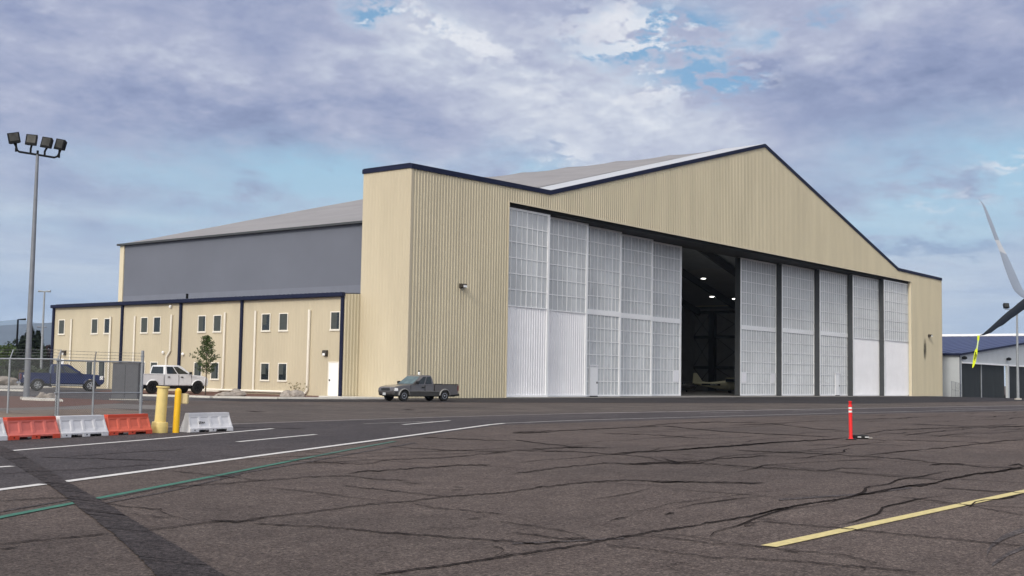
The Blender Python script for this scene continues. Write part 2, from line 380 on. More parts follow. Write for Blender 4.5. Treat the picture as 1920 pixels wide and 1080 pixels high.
# fresh asphalt laid in front of the doors
def new_asphalt():
    b = MB(); xs = [-18, -9, -4, 0]+list(range(6, 100, 8))+list(range(98, 118, 2))+[130, 160, 230]
    ys0 = lambda x: -6.2-max(0, (x+16))*.31 if x < 30 else -20.5
    vs = []; m = 9
    for x in xs:
        a = ys0(x) if x > -16 else -5.0
        for k in range(m):
            y = a+(-.02-a)*k/(m-1) if x < 106 else a+(2.0-a)*k/(m-1)
            vs.append((x, y, gz(x, y)+.006))
    b.add(vs, [(i*m+k, (i+1)*m+k, (i+1)*m+k+1, i*m+k+1) for i in range(len(xs)-1) for k in range(m-1)])
    return struct(b.build('new_asphalt', M_NEW))
new_asphalt()
sheet('parking_lot', gp([(-200, 745), (0, 742), (100, 744), (262, 747), (354, 747), (400, 748.2), (520, 749), (640, 749.3), (714, 749.3), (760, 754), (520, 757), (400, 757), (262, 768), (150, 765), (40, 768), (-200, 768)])[0:0] or [(-70, 60), (-1.6, 60), (-1.6, 4.0), (-4.0, -2.4), (-8.0, -3.0), (-17, -4.5), (-40, 5), (-70, 20)], .005, M_LOT)
# mulch and dirt islands left of the drive
sheet('dirt_verge', gp([(-80, 772), (0, 770), (120, 768), (200, 766), (262, 771), (262, 779), (240, 784), (0, 792), (-80, 796)]), .008, M_DIRT)
sheet('mulch_bed', gp([(-80, 742), (0, 742.5), (60, 744), (140, 747.5), (215, 751), (235, 754), (215, 757), (130, 762), (60, 764.5), (0, 765.5), (-80, 767)]), .010, M_MULCH)
sheet('gravel_shoulder', gp([(-80, 767), (0, 765.5), (60, 764.5), (130, 762), (215, 757), (330, 762), (300, 768), (200, 766), (120, 768), (0, 770), (-80, 772)]), .007, mat('grey gravel', (.15, .135, .125), .9, var=.3, vscale=1, bump=.6, bscale=14))
# foundation bed with kerb along the office wing
curb_img = [(262, 742.6), (354, 744.6), (400, 746.2), (520, 747.8), (640, 748.4), (716, 748.4)]
cp = gp(curb_img)
sheet('foundation_bed', [tuple(p) for p in cp]+[(-.02, -.02, 0), (-.02, 4.6, 0), (-1.55, 4.6, 0), (-1.55, 30, 0), (-9, 24, 0)], .012, M_MULCH)
b = MB()
for i in range(len(cp)-1):
    p, q = cp[i], cp[i+1]; d = (q-p).normalized(); nn = Vector((d.y, -d.x, 0))
    b.add([p-nn*.0, q-nn*.0, q+nn*.28, p+nn*.28]+[v+Vector((0,0,.12)) for v in (p, q, q+nn*.28, p+nn*.28)], [(0,3,2,1),(4,5,6,7),(0,1,5,4),(1,2,6,5),(2,3,7,6),(3,0,4,7)])
struct(b.build('kerb', M_CURB))
sheet('sidewalk', gp([(596, 747.6), (640, 748.0), (714, 748.0)])+[(-.03, -.03, 0), (-.03, 4.6, 0), (-1.56, 4.66, 0), (-1.56, 7.0, 0)], .030, M_CURB)
sheet('hangar_floor', [(.3, .35, 0), (105.8, .35, 0), (105.8, 38.6, 0), (.3, 38.6, 0)], .012, M_FLOOR)
b = MB().box((10.9, -.35, 0), (94.7, .34, .022)); struct(b.build('threshold', M_CONC))
# pale kerb far left
for l, w_ in (([(-60, 731.5), (46, 734)], .35), ([(-60, 720), (35, 722)], .3)):
    p, q = gp(l); d = (q-p).normalized(); nn = Vector((-d.y, d.x, 0))*w_
    b = MB(); b.add([p, q, q+nn, p+nn]+[v+Vector((0,0,.14)) for v in (p, q, q+nn, p+nn)], [(0,3,2,1),(4,5,6,7),(0,1,5,4),(1,2,6,5),(2,3,7,6),(3,0,4,7)])
    struct(b.build('kerb', M_CURB))

# painted lines: (image-surveyed end points, width in metres)
def line(name, pts, w, m, z=.009):
    P = gp(pts); b = MB(); out = []
    for i, p in enumerate(P):
        d = (P[min(i+1, len(P)-1)]-P[max(i-1, 0)]).normalized(); nn = Vector((-d.y, d.x, 0))*w/2
        out.append((p+nn, p-nn))
    vs = [Vector((v.x, v.y, gz(v.x, v.y)+z)) for pr in out for v in pr]
    b.add(vs, [(2*i, 2*i+1, 2*i+3, 2*i+2) for i in range(len(P)-1)])
    return struct(b.build(name, m))
line('white_edge_line', [(-60, 927.5), (0, 919), (82, 908.5)], .16, M_WHITE_LINE)
line('white_edge_line', [(120, 904), (400, 866.5), (700, 826.5), (920, 796.5), (945, 794)], .17, M_WHITE_LINE)
line('white_edge_line', [(945, 794), (1100, 787.7), (1591, 774.4), (1920, 766.7), (2150, 762)], .20, M_FADE_LINE)
line('worn_edge_line', [(262, 804), (420, 796), (721, 785.6), (951, 778.9), (1100, 775)], .16, M_FADE_LINE)
line('worn_edge_line', [(1100, 775), (1400, 769.7), (1591, 766.3), (1920, 760.7), (2150, 757)], .34, M_FADE_LINE)
line('dash_line', [(682, 794.8), (813, 790.2)], .14, M_FADE_LINE)
line('dash_line', [(756, 796.6), (843, 789)], .14, M_WHITE_LINE)
line('white_stop_line', [(17, 846), (300, 823), (512, 804)], .15, M_WHITE_LINE)
line('dash_line', [(445, 829), (592, 815)], .14, M_WHITE_LINE)
line('dash_line', [(-30, 878.5), (23, 874.8)], .14, M_WHITE_LINE)
for l in ([(1313, 774.8), (1395, 773)], [(1486, 771), (1557, 769)], [(1760, 767.5), (1850, 765.2)], [(1866, 772), (1940, 770)]): line('dash_line', l, .14, M_FADE_LINE)
line('green_line', [(-50, 983), (0, 971), (200, 932), (420, 890), (560, 862)], .12, M_GREEN_LINE)
line('green_line', [(560, 862), (650, 844.5), (740, 828)], .13, M_GREEN_FADE)
line('yellow_line', [(1441, 1025.5), (1920, 922), (2600, 776)][0:2], .16, M_YELLOW_LINE)
P = G(1920, 922); line_y = P.y
b = MB(); b.add([(P.x, line_y-.08, .009), (P.x+25, line_y-.08, .009), (P.x+25, line_y+.08, .009), (P.x, line_y+.08, .009)], [(0,1,2,3)]); struct(b.build('yellow_line', M_YELLOW_LINE))
for l in ([(95, 737), (215, 739.5)], [(60, 741), (150, 744)], [(215, 738), (262, 739)]): line('parking_line', l, .12, M_FADE_LINE, .012)
# broad dark seal strip bottom left
left = [(-40, 828), (0, 852), (50, 885), (100, 915), (145, 950), (210, 1000), (265, 1050), (310, 1100), (400, 1200)]
right = [(-20, 818), (0, 836), (30, 847), (95, 885), (145, 915), (200, 945), (280, 995), (350, 1035), (420, 1080), (470, 1110), (600, 1200)]
def resample(l, n, jit=0.0):
    L = [0]
    for i in range(1, len(l)): L.append(L[-1]+math.dist(l[i], l[i-1]))
    out = []
    for k in range(n):
        t = L[-1]*k/(n-1); i = min(max(j for j in range(len(L)) if L[j] <= t+1e-9), len(l)-2)
        f = (t-L[i])/max(1e-9, L[i+1]-L[i]); out.append((l[i][0]+(l[i+1][0]-l[i][0])*f+random.uniform(-jit, jit), l[i][1]+(l[i+1][1]-l[i][1])*f+random.uniform(-jit, jit)*.4))
    return out
LL = gp(resample(left, 420, 2.4)); RR = gp(resample(right, 420, 2.4)); b = MB()
vs = [Vector((p.x, p.y, .0095+.0)) for pr in zip(LL, RR) for p in pr]; b.add(vs, [(2*i, 2*i+1, 2*i+3, 2*i+2) for i in range(419)])
struct(b.build('asphalt_seal_strip', M_TAR))

# cracks and their filler, surveyed as lines on the pavement
def Lc(l): return [(x/2, 740+y/2) for x, y in l]
def Rc(l): return [(960+x/2, 740+y/2) for x, y in l]
CR = [
 (Lc([(-40,572),(0,565),(100,552),(200,545),(300,535),(405,522)]),1.1),(Lc([(540,512),(640,500),(730,488),(800,478),(900,475),(1000,460),(1150,445),(1300,425),(1400,412),(1540,402),(1660,385),(1800,375),(1920,365),(2040,347),(2150,335),(2270,325),(2370,322),(2480,326),(2640,331),(2860,335)]),1.15),
 (Lc([(780,474),(840,477),(900,480),(990,464)]),1.6),(Lc([(0,582),(40,580),(75,572)]),1.8),(Lc([(375,405),(460,420),(560,430),(610,430),(600,438),(640,455),(720,478)]),1.0),(Lc([(480,445),(540,455),(640,465)]),.7),
 (Lc([(950,485),(1050,492),(1200,497),(1350,510),(1450,520),(1600,530),(1800,545),(1920,553),(2020,562),(2110,552)]),1.3),(Lc([(600,350),(750,342),(900,330),(1050,318),(1200,308),(1300,305),(1400,318),(1530,325)]),.8),
 (Lc([(640,288),(750,298),(850,310),(1000,325)]),.7),(Lc([(1280,330),(1290,342),(1400,355),(1500,365),(1600,378),(1680,382)]),.9),(Lc([(1150,252),(1250,257),(1380,262),(1430,250),(1500,242),(1650,238),(1800,225),(1920,215)]),.8),
 (Lc([(1290,300),(1350,290),(1450,285),(1600,275),(1720,265),(1840,265)]),1.1),(Lc([(1450,195),(1600,205),(1750,212),(1920,215)]),.7),(Lc([(1580,160),(1700,165),(1800,170),(1920,175)]),.7),
 (Lc([(1540,402),(1560,415),(1650,428),(1780,440),(1900,452)]),.8),(Lc([(1920,597),(1850,617),(1700,640),(1550,660),(1400,678)]),2.3),(Lc([(1840,570),(1880,575),(1890,592),(1850,612)]),2.0),
 (Lc([(1130,390),(1150,380),(1200,378),(1250,390),(1270,405)]),.5),(Lc([(1600,540),(1500,540),(1440,560),(1380,575)]),.5),(Lc([(1460,560),(1450,600),(1400,640)]),.4),(Lc([(150,235),(400,243),(640,250)]),.7),(Lc([(240,235),(500,217),(700,207)]),.5),
 (Lc([(0,400),(150,392),(300,385)]),.8),(Lc([(1690,345),(1740,350),(1735,358),(1690,360)]),.9),(Lc([(1500,330),(1590,335),(1600,345)]),.8),(Lc([(1740,470),(1820,462)]),1.2),(Lc([(1600,500),(1720,505)]),.5),
 (Rc([(-60,617),(0,605),(100,590),(200,575),(300,558),(370,543),(450,530),(560,510),(700,490),(800,472),(900,455),(1000,432),(1100,412),(1200,398),(1300,380),(1400,362),(1480,345),(1560,340),(1620,322),(1700,305),(1800,293),(1920,270)]),1.9),
 (Rc([(1280,382),(1400,358),(1500,342),(1600,332)]),2.2),(Rc([(1620,322),(1720,300),(1850,285),(1920,275)]),2.0),(Rc([(900,455),(1000,430),(1080,415)]),2.4),
 (Rc([(385,220),(500,215),(620,208),(760,198),(900,188),(1000,178),(1130,172),(1240,165)]),1.7),(Rc([(620,208),(760,197),(900,186),(1000,178)]),1.9),(Rc([(0,210),(150,213),(300,218),(400,225),(500,235),(560,250),(650,257),(750,262),(850,268),(1000,278),(1180,288),(1240,276),(1360,280)]),.9),
 (Rc([(0,300),(150,278),(240,268),(350,258),(480,262),(620,255),(740,245),(850,237),(960,230)]),1.0),(Rc([(430,262),(560,257),(700,258),(740,248)]),1.5),(Rc([(830,208),(1000,218),(1150,222),(1280,230),(1450,240),(1600,258),(1750,270),(1920,278)]),.8),
 (Rc([(1320,230),(1450,215),(1560,205),(1680,195),(1800,178),(1920,168)]),1.2),(Rc([(920,492),(870,495),(875,484),(950,478),(1100,492),(1250,505),(1400,520),(1550,535),(1700,548),(1920,570)]),1.1),
 (Rc([(880,460),(1000,476)]),.8),(Rc([(-60,478),(0,485),(120,500),(220,520),(290,545)]),.8),(Rc([(0,520),(100,530),(200,545),(240,538),(300,547)]),1.2),(Rc([(190,540),(230,546),(290,540)]),1.6),
 (Rc([(450,530),(600,540),(750,560),(900,570),(1000,580),(1100,590),(1250,605),(1370,635),(1310,642)]),.9),(Rc([(350,565),(500,580),(650,600),(760,615),(850,612)]),1.0),(Rc([(500,525),(640,530),(800,555),(960,575)]),.7),
 (Rc([(850,615),(1050,625),(1250,645),(1400,655),(1520,670)]),1.2),(Rc([(575,645),(640,635),(700,640)]),.8),(Rc([(575,648),(600,655),(615,662)]),1.0),(Rc([(1430,385),(1550,395),(1680,412),(1780,430),(1920,455)]),.9),
 (Rc([(1600,350),(1750,360),(1920,370)]),.9),(Rc([(1230,292),(1400,305),(1550,315),(1650,322)]),.8),(Rc([(1560,277),(1570,265),(1640,260),(1700,262)]),1.5),(Rc([(330,500),(370,475),(430,462),(470,440),(600,410),(750,390),(900,370)]),.6),
 (Rc([(370,475),(400,465),(430,462)]),1.6),(Rc([(570,452),(590,446),(610,448)]),1.6),(Rc([(520,327),(560,330),(650,327)]),1.5),(Rc([(560,325),(750,328),(950,333)]),.8),(Rc([(0,170),(120,185),(250,198),(370,200)]),.9),(Rc([(60,207),(150,202),(290,198)]),.8),
 (Rc([(0,142),(200,135),(400,125),(560,118)]),.8),(Rc([(0,145),(150,141)]),1.3),(Rc([(340,145),(500,150),(720,165)]),.6),(Rc([(560,118),(700,130),(800,140),(1000,150),(1200,160)]),.7),(Rc([(1300,152),(1400,135),(1500,130),(1650,125),(1920,118)]),.8),
 (Rc([(1500,110),(1700,120),(1900,112)]),.6),(Rc([(630,225),(700,232)]),.5),(Rc([(1090,190),(1300,188),(1500,192)]),.4),(Rc([(480,120),(600,108),(760,104)]),.7),(Rc([(1300,645),(1330,655),(1300,668)]),2.0),(Rc([(560,240),(600,250),(640,255)]),1.4),
 (Rc([(1000,585),(1060,592),(1100,600)]),1.6),(Rc([(1860,268),(1900,262),(1930,272)]),2.2),(Rc([(960,215),(1100,215),(1180,214)]),.5),(Rc([(700,102),(1000,108),(1150,98)]),.5),(Rc([(820,115),(980,110),(1130,128),(1240,135)]),.6),(Rc([(1350,170),(1600,175),(1850,185)]),.5),
 (Lc([(860,760),(1000,700),(1150,640)]),.0),(Lc([(0,300),(300,282),(600,262)]),.45),(Lc([(500,130),(900,124),(1150,128)]),.45),(Lc([(920,62),(1000,66)]),1.0),(Lc([(1500,55),(1560,58)]),.9)]
cb = MB()
for l, w in CR:
    if w <= 0: continue
    n = max(8, int(sum(math.dist(l[i], l[i-1]) for i in range(1, len(l)))/5)); pts = resample(l, n, .0); ph = random.uniform(0, 50); prev = None
    for k, (u, v) in enumerate(pts):
        jv = (noise.noise(Vector((u*.06, v*.11, ph)))*1.5+noise.noise(Vector((u*.2, v*.3, ph)))*1.3)*min(1, (v-730)/150)
        t = w*(.62+.42*noise.noise(Vector((u*.05, ph, 3)))+.28*noise.noise(Vector((u*.25, ph, 9))))
        t *= min(1, k/3+.15, (n-1-k)/3+.15); t = max(.12, t)*.68
        a, c = G(u+jv*.4, v+jv-t), G(u+jv*.4, v+jv+t)
        a.z = gz(a.x, a.y)+.0108; c.z = gz(c.x, c.y)+.0108
        if prev: cb.quad(prev[0], prev[1], c, a)
        prev = (a, c)
rc = random.Random(11)
def world_crack(x0, y0, dx, dy, Ln, w):
    n = int(Ln/.35); ph = rc.uniform(0, 99); prev = None; side = Vector((-dy, dx, 0)).normalized()
    for k in range(n):
        s = k*.35; o = noise.noise(Vector((s*.25, ph, 0)))*.55+noise.noise(Vector((s*1.1, ph, 4)))*.16
        p = Vector((x0+dx*s, y0+dy*s, 0))+side*o; hw = w*(.45+.8*abs(noise.noise(Vector((s*.5, ph, 8)))))*min(1, k/4+.1, (n-1-k)/4+.1)
        a, c = p+side*hw, p-side*hw; a.z = c.z = .0104
        if prev: cb.quad(prev[0], prev[1], c, a)
        prev = (a, c)
for i in range(120):
    far = rc.random() < .55; x = rc.uniform(-30, 40) if far else rc.uniform(-50, -22); y = rc.uniform(-44, -33.5) if far else rc.uniform(-53, -37)
    if rc.random() < .6: world_crack(x, y, math.cos(rc.uniform(-.08, .08)), rc.uniform(-.1, .1), rc.uniform(2, 14), rc.uniform(.03, .10 if far else .035))
    else: world_crack(x, y, rc.uniform(-.15, .25), -1, rc.uniform(2, 9), rc.uniform(.02, .06 if far else .03))
for i in range(26): world_crack(rc.uniform(-26, 30), rc.uniform(-31, -12), 1, rc.uniform(-.1, .1), rc.uniform(2, 9), rc.uniform(.03, .1))
struct(cb.build('pavement_cracks', M_CRACK, fix=False))
# faint smears and old tyre arcs
M_SMEAR = asphalt('worn smear', (.052, .045, .047), (.088, .076, .074))
sb = MB()
for l, w in [(Rc([(1780,600),(1800,565),(1850,533),(1920,508),(2000,480)]),9),(Rc([(1800,640),(1860,600),(1930,570)]),7),(Lc([(380,395),(700,330),(1100,262),(1420,205),(1560,180)]),2.2),(Lc([(380,410),(640,362),(900,300)]),2.2),(Lc([(0,440),(160,412),(300,388)]),2.5),(Rc([(1000,395),(1300,375),(1500,350)]),3),(Rc([(0,560),(200,552),(420,540)]),2.6)]:
    n = 40; pts = resample(l, n, .6); prev = None
    for u, v in pts:
        a, c = G(u, v-w/2), G(u, v+w/2); a.z = c.z = .0062
        if prev: sb.quad(prev[0], prev[1], c, a)
        prev = (a, c)
struct(sb.build('pavement_stains', M_SMEAR, fix=False))

# ------------------------------------------------------------------ main hangar
L, HP, HK, XK1, XK2, XA, HA = 106.25, 16.21, 16.45, 16.02, 90.25, 53.18, 26.28
XO1, XO2, HO, YT, DEPTH = 10.83, 94.73, 14.96, 4.71, 38.8
def topz(x):
    if x <= XK1: return HP+(HK-HP)*x/XK1
    if x <= XA: return HK+(HA-HK)*(x-XK1)/(XA-XK1)
    if x <= XK2: return HA+(HP-HA)*(x-XA)/(XK2-XA)
    return HP
hg = thing('aircraft_hangar', 'huge tan ribbed steel hangar with tall white sliding doors and a gabled front', 'hangar')
def ribs(lo, hi, pitch=.3048, d=.052, crown=.065, slope=.03):
    """corrugation profile stations (position, depth outward)"""
    out = [(lo, 0)]; x = lo+.06
    while x+crown+2*slope < hi:
        out += [(x, 0), (x+slope, d), (x+slope+crown, d), (x+2*slope+crown, 0)]; x += pitch
    out.append((hi, 0)); return out
def ribwall(b, st, place, bot, top, cuts=()):
    """strip of wall following the profile; place(s, d, z) -> point"""
    ex = []
    for c in cuts:
        for i in range(len(st)-1):
            if st[i][0] < c < st[i+1][0]:
                f = (c-st[i][0])/(st[i+1][0]-st[i][0]); ex.append((c, st[i][1]+f*(st[i+1][1]-st[i][1]))); break
    st = sorted(st+ex)
    for (s0, d0), (s1, d1) in zip(st, st[1:]):
        m = (s0+s1)/2; z0a, z0b = bot(s0, m), bot(s1, m)
        b.quad(place(s0, d0, z0a), place(s1, d1, z0b), place(s1, d1, top(s1)), place(s0, d0, top(s0)))
b = MB()
ribwall(b, ribs(0, L), lambda s, d, z: (s, -d, z), lambda s, m: HO if XO1 < m < XO2 else 0.0, lambda s: topz(s)-.05, cuts=(XO1, XO2, XK1, XA, XK2))
b.build('front_wall', M_BEIGE_F, hg, fix=False)
b = MB()
ribwall(b, ribs(0, YT, .3048, .02, .05, .03), lambda s, d, z: (-d, YT-s, z), lambda s, m: 0, lambda s: HP-.05)
b.build('side_wall', M_BEIGE, hg, fix=False)
# inner skins, jambs, side and back walls
b = MB()
b.box((.05, .04, 0), (XO1-.02, .30, HO)).box((XO2+.02, .04, 0), (L-.05, .30, HO)).prism([(.06, HO), (L-.06, HO), (L-.06, HP-.12), (XK2, HP-.12), (XA, HA-.15), (XK1, HK-.15), (.06, HP-.12)], .05, .28)
b.box((.05, YT-.1, 0), (3.0, YT-.01, HP-.1)).prism([(0.06, HP-4.2), (XK1, HP-.3), (XK1, HK-.3), (.06, HP-.12)], YT-.12, YT-.02)
b.build('front_wall_liner', M_INT, hg)
b = MB()
b.box((L-.06, 0.0, 0), (L-.0, DEPTH, 13.2)).box((L-3, 4.7, 13.0), (L, DEPTH, 13.2))
b.build('right_wall', M_BEIGE, hg)
b = MB().box((L-.12, .31, .02), (L-.07, DEPTH-.12, 13.0)).box((3.02, YT, .02), (3.1, DEPTH-.12, 12.9))
b.box((3.0, DEPTH-.11, 0.02), (L, DEPTH-.06, 13.0)); b.build('interior_liner', M_INT, hg)
b = MB().prism([(3, 0), (L, 0), (L, 13.1), (XA, HA-.1), (3, 13.0)], DEPTH-.05, DEPTH); b.build('back_wall', M_BEIGE, hg)
b = MB().box((2.96, YT+.02, 0), (3.0, DEPTH, 13.0)); b.build('upper_side_wall', M_GREY_WALL, hg)
b = MB().box((2.86, DEPTH-.55, 6.5), (2.955, DEPTH+.06, 12.95)); b.build('corner_trim', M_TRIMTAN, hg)
MB().box((-.05, -.06, 0), (.10, .10, HP-.3)).build('corner_trim', M_BEIGE, hg); MB().box((L-.10, -.06, 0), (L+.05, .1, HP-.3)).build('corner_trim', M_BEIGE, hg)
# navy eave / rake trim along the parapet
def trimline(pts, h, y0, y1):
    b = MB()
    for (x0, z0), (x1, z1) in zip(pts, pts[1:]):
        b.add([(x0,y0,z0-h),(x1,y0,z1-h),(x1,y1,z1-h),(x0,y1,z0-h),(x0,y0,z0),(x1,y0,z1),(x1,y1,z1),(x0,y1,z0)], [(0,3,2,1),(4,5,6,7),(0,1,5,4),(1,2,6,5),(2,3,7,6),(3,0,4,7)])
    return b
b = trimline([(-.09, HP), (XK1, HK), (XA, HA), (XK2, HP+.12), (L+.09, HP+.02)], .36, -.11, .06)
b.box((-.09, .062, HP-.30), (.06, YT+.06, HP-.003)).box((L-.06, .062, HP-.3), (L+.09, YT, HP))
for k in range(22): y = .1+k*.21; b.box((-.12, y, HP-.002), (.04, y+.1, HP+.045))
b.build('parapet_trim', M_NAVY, hg)
# front bay roof: light standing strip just behind the rake
b = MB(); st = [(.05, HP-.12), (XK1, HK-.06), (XA, HA-.05), (XK2, HP-.02), (L-.05, HP-.12)]
for (x0, z0), (x1, z1) in zip(st, st[1:]): b.slab([(x0, .062, z0), (x1, .062, z1), (x1, YT+.05, z1), (x0, YT+.05, z0)], .05)
b.build('front_bay_roof', M_ROOF_L, hg)
# main roof membrane, sagging slightly between frames
b = MB(); S1 = (HA-13.05)/(XA-3.0)
xs = [2.7, 3.0]+[3+(XA-3)*k/14 for k in range(1, 15)]+[XA+(103.6-XA)*k/10 for k in range(1, 11)]; ys = [YT+.06+(DEPTH+.25-YT-.06)*k/50 for k in range(51)]
def roofz(x, y):
    z = 13.07+S1*(x-3.0) if x <= XA else HA-.02-(HA-13.1)*(x-XA)/(103.25-XA)
    ph = (y-YT)/(DEPTH-YT)*5; sag = abs(math.sin(math.pi*ph))**.7
    return z-.17*sag*max(0, min(1, (x-3)/20))*(1 if x <= XA else max(0, 1-(x-XA)/12))+.04*noise.noise(Vector((x*.8, y*.5, 2)))
vs = [(x, y, roofz(x, y)) for x in xs for y in ys]; m = len(ys)
b.add(vs, [(i*m+k, (i+1)*m+k, (i+1)*m+k+1, i*m+k+1) for i in range(len(xs)-1) for k in range(m-1)])
b.build('main_roof', M_ROOF, hg, smooth=30, fix=False)
# eave flashing and wrinkles of membrane
b = MB().box((2.62, YT+.07, 12.86), (2.95, DEPTH+.27, 13.03)); b.build('eave_flashing', M_FRAME_G, hg)
# dark interior lining of roof
b = MB()
b.slab([(3.1, YT, 12.7), (XA, YT, HA-.75), (XA, DEPTH-.12, HA-.75), (3.1, DEPTH-.12, 12.7)], .03).slab([(XA, YT, HA-.75), (L-.1, YT, 12.7), (L-.1, DEPTH-.12, 12.7), (XA, DEPTH-.12, HA-.75)], .03)
b.slab([(XK1, .3, 15.8), (XA, .3, HA-.75), (XA, YT, HA-.75), (XK1, YT, 15.8)], .03).slab([(XA, .3, HA-.75), (XK2, .3, 15.8), (XK2, YT, 15.8), (XA, YT, HA-.75)], .03)
b.build('ceiling_liner', M_INT_ROOF, hg)
for k in range(5):     # portal frames seen through the gap
    y = 6.5+k*7.6; b = MB()
    b.slab([(4, y, 11.6), (XA, y, HA-1.8), (XA, y, HA-.9), (4, y, 12.7)], .3).slab([(XA, y, HA-1.8), (L-2, y, 11.6), (L-2, y, 12.6), (XA, y, HA-.9)], .3)
    b.build('roof_beam', M_STEEL_D, hg)
for y in (5.3, 13.0, 20.4, 28.0, 35.2):
    b = MB().box((L-1.1, y-.45, .02), (L-.14, y+.45, 12.2)); b.build('interior_column', M_STEEL_D, hg)
b = MB()
for z in (3.6, 8.35, 12.2): b.box((L-.5, 5, z-.22), (L-.13, DEPTH-.2, z+.22))
b.build('wall_girt', M_STEEL_D, hg)
for y0, y1 in ((28.6, 34.6), (35.8, 38.6), (20.9, 27.5)):
    for z0, z1 in ((.1, 3.4), (3.9, 8.1), (8.6, 12.0)):
        b = MB().tube([(L-.3, y0, z0), (L-.3, y1, z1)], .05, 5).tube([(L-.36, y0, z1), (L-.36, y1, z0)], .05, 5); b.build('cross_brace', M_STEEL_D, hg)
for p in (AT(1319, 523, 150), AT(1335, 557, 155), AT(1377, 561, 157)):
    b = MB().lathe([(.12, 0), (.30, .03), (.30, .07), (.12, .1)], 12, c=p); o = b.build('ceiling_lamp', M_LAMP_ON, hg)
    ld = bpy.data.lights.new('lamp_light', 'POINT'); ld.energy = 130; ld.shadow_soft_size = .4; ld.color = (1, .97, .9)
    lo_ = bpy.data.objects.new('lamp_light', ld); COL.objects.link(lo_); lo_.location = p-Vector((0, 0, .5)); lo_.parent = hg
# header track beam
b = MB().box((XO1-.3, .32, 14.62), (XO2+.3, 3.7, HO+.4)); b.build('door_header', M_DARK, hg)
b = MB().box((XO1-.03, -.05, HO-.10), (XO2+.03, -.0, HO+.02)).box((XO1-.12, -.06, 0), (XO1+.02, .32, HO)).box((XO2-.02, -.06, 0), (XO2+.12, .32, HO)); b.build('opening_trim', M_TRIMTAN, hg)

# ---- sliding door leaves
TR = [.45, 1.12, 1.80, 2.48, 3.16]; HL = 14.6; TH = .34; W = 8.5
def leaf(x0, y, style, label, handle_door=None, patch=()):
    """one sliding door leaf; style 'half' = white steel below, glazing above, 'full' = glazed all over"""
    t = bpy.data.objects.new('sliding_door', None); COL.objects.link(t); t.parent = hg; t.location = (x0, y, 0); t['label'] = label
    f = MB(); w = W; s = .27
    f.box((0, -.02, .05), (s, TH, HL)).box((w-s, -.02, .05), (w, TH, HL)).box((s, -.02, HL-.16), (w-s, TH, HL)).box((s, -.02, .05), (w-s, TH, .20))
    f.box((s, -.02, 7.03), (w-s, .04, 7.48)) if style == 'full' else f.box((s, -.02, 6.98), (w-s, .03, 7.06))
    f.build('door_frame', M_WHITE, t)
    MB().box((-.02, -.0, .05), (-.002, TH+.28, HL-.02)).build('edge_plate', M_FRAME_G, t); MB().box((w+.002, 0, .05), (w+.02, TH+.28, HL-.02)).build('edge_plate', M_FRAME_G, t)
    MB().box((s, .14, .2), (w-s, .20, HL-.16)).build('backing', M_FRAME_G, t)
    def panel(z0, z1, m, name, rp=.152, d=.024):
        b = MB(); ribwall(b, ribs(s, w-s, rp, d, .035, .02), lambda q, dd, z: (q, .06-dd, z), lambda q, mm: z0, lambda q: z1); b.build(name, m, t, fix=False)
    if style == 'half': panel(.2, 7.03, M_WHITE_P, 'steel_panel', .3048, .036)
    else: panel(.2, 7.03, M_TRANSL, 'glazing_panel')
    panel(7.48 if style == 'full' else 7.06, HL-.16, M_TRANSL, 'glazing_panel')
    g = MB()
    def grid(z0, z1, nz_):
        nx = 7 if style == 'full' else 6
        for k in range(1, nx*2):
            x = s+(w-2*s)*k/(nx*2); hw = .042 if k % 2 == 0 else .020
            g.box((x-hw, .004, z0), (x+hw, .030, z1))
        for k in range(1, nz_):
            z = z0+(z1-z0)*k/nz_; g.box((s, .0, z-.035), (w-s, .0035, z+.035))
    grid(7.48 if style == 'full' else 7.06, HL-.16, 6)
    if style == 'full': grid(.2, 7.03, 6)
    g.build('glazing_bars', M_WHITE, t)
    if patch:
        for k in patch: MB().box((s+.05+k*(w-2*s-1.2), -.003, 1.4), (s+1.1+k*(w-2*s-1.2), .0, 2.5)).build('repair_panel', M_WHITE_P, t)
    if handle_door is not None:
        x = handle_door-x0
        o = MB().box((x, -.07, .12), (x+1.05, -.025, 2.55)).build('personnel_door', M_WHITE, t)
        o = MB().box((x-.09, -.05, .10), (x-.005, -.021, 2.72)).box((x+1.055, -.05, .10), (x+1.14, -.021, 2.72)).box((x-.09, -.085, 2.60), (x+1.14, -.022, 2.74)).build('door_surround', M_TRIMTAN if 0 else M_WHITE_P, t)
        MB().box((x+.90, -.12, 1.15), (x+1.0, -.071, 1.3)).build('handle', M_BLACK, t)
        MB().box((x-.02, -.10, .02), (x+1.08, -.022, .10)).build('door_step', M_BLACK, t)
    return t
leaf(XO1-.05+.05-2.65+.0, TR[0], 'half', 'white sliding door leaf nearest the tan wall, steel below and glazed above')
leaf(14.5, TR[1], 'half', 'second white sliding door leaf, steel below and glazed above')
leaf(20.65, TR[2], 'full', 'fully glazed sliding door leaf with a small white personnel door', 24.45)
leaf(27.0, TR[3], 'full', 'fully glazed sliding door leaf beside the one with the personnel door')
leaf(33.35, TR[4], 'full', 'fully glazed sliding door leaf at the left side of the open gap', patch=(1,))
leaf(53.95, TR[4], 'full', 'fully glazed sliding door leaf at the right side of the open gap', patch=(0, 1))
leaf(62.3, TR[3], 'full', 'fully glazed sliding door leaf, second to the right of the open gap')
leaf(70.65, TR[2], 'full', 'fully glazed sliding door leaf right of the gap with a small door', 74.95)
leaf(78.55, TR[1], 'half', 'sliding door leaf with white steel lower half right of the small door')
leaf(86.75-.1, TR[0], 'half', 'rightmost white sliding door leaf, steel below and glazed above')
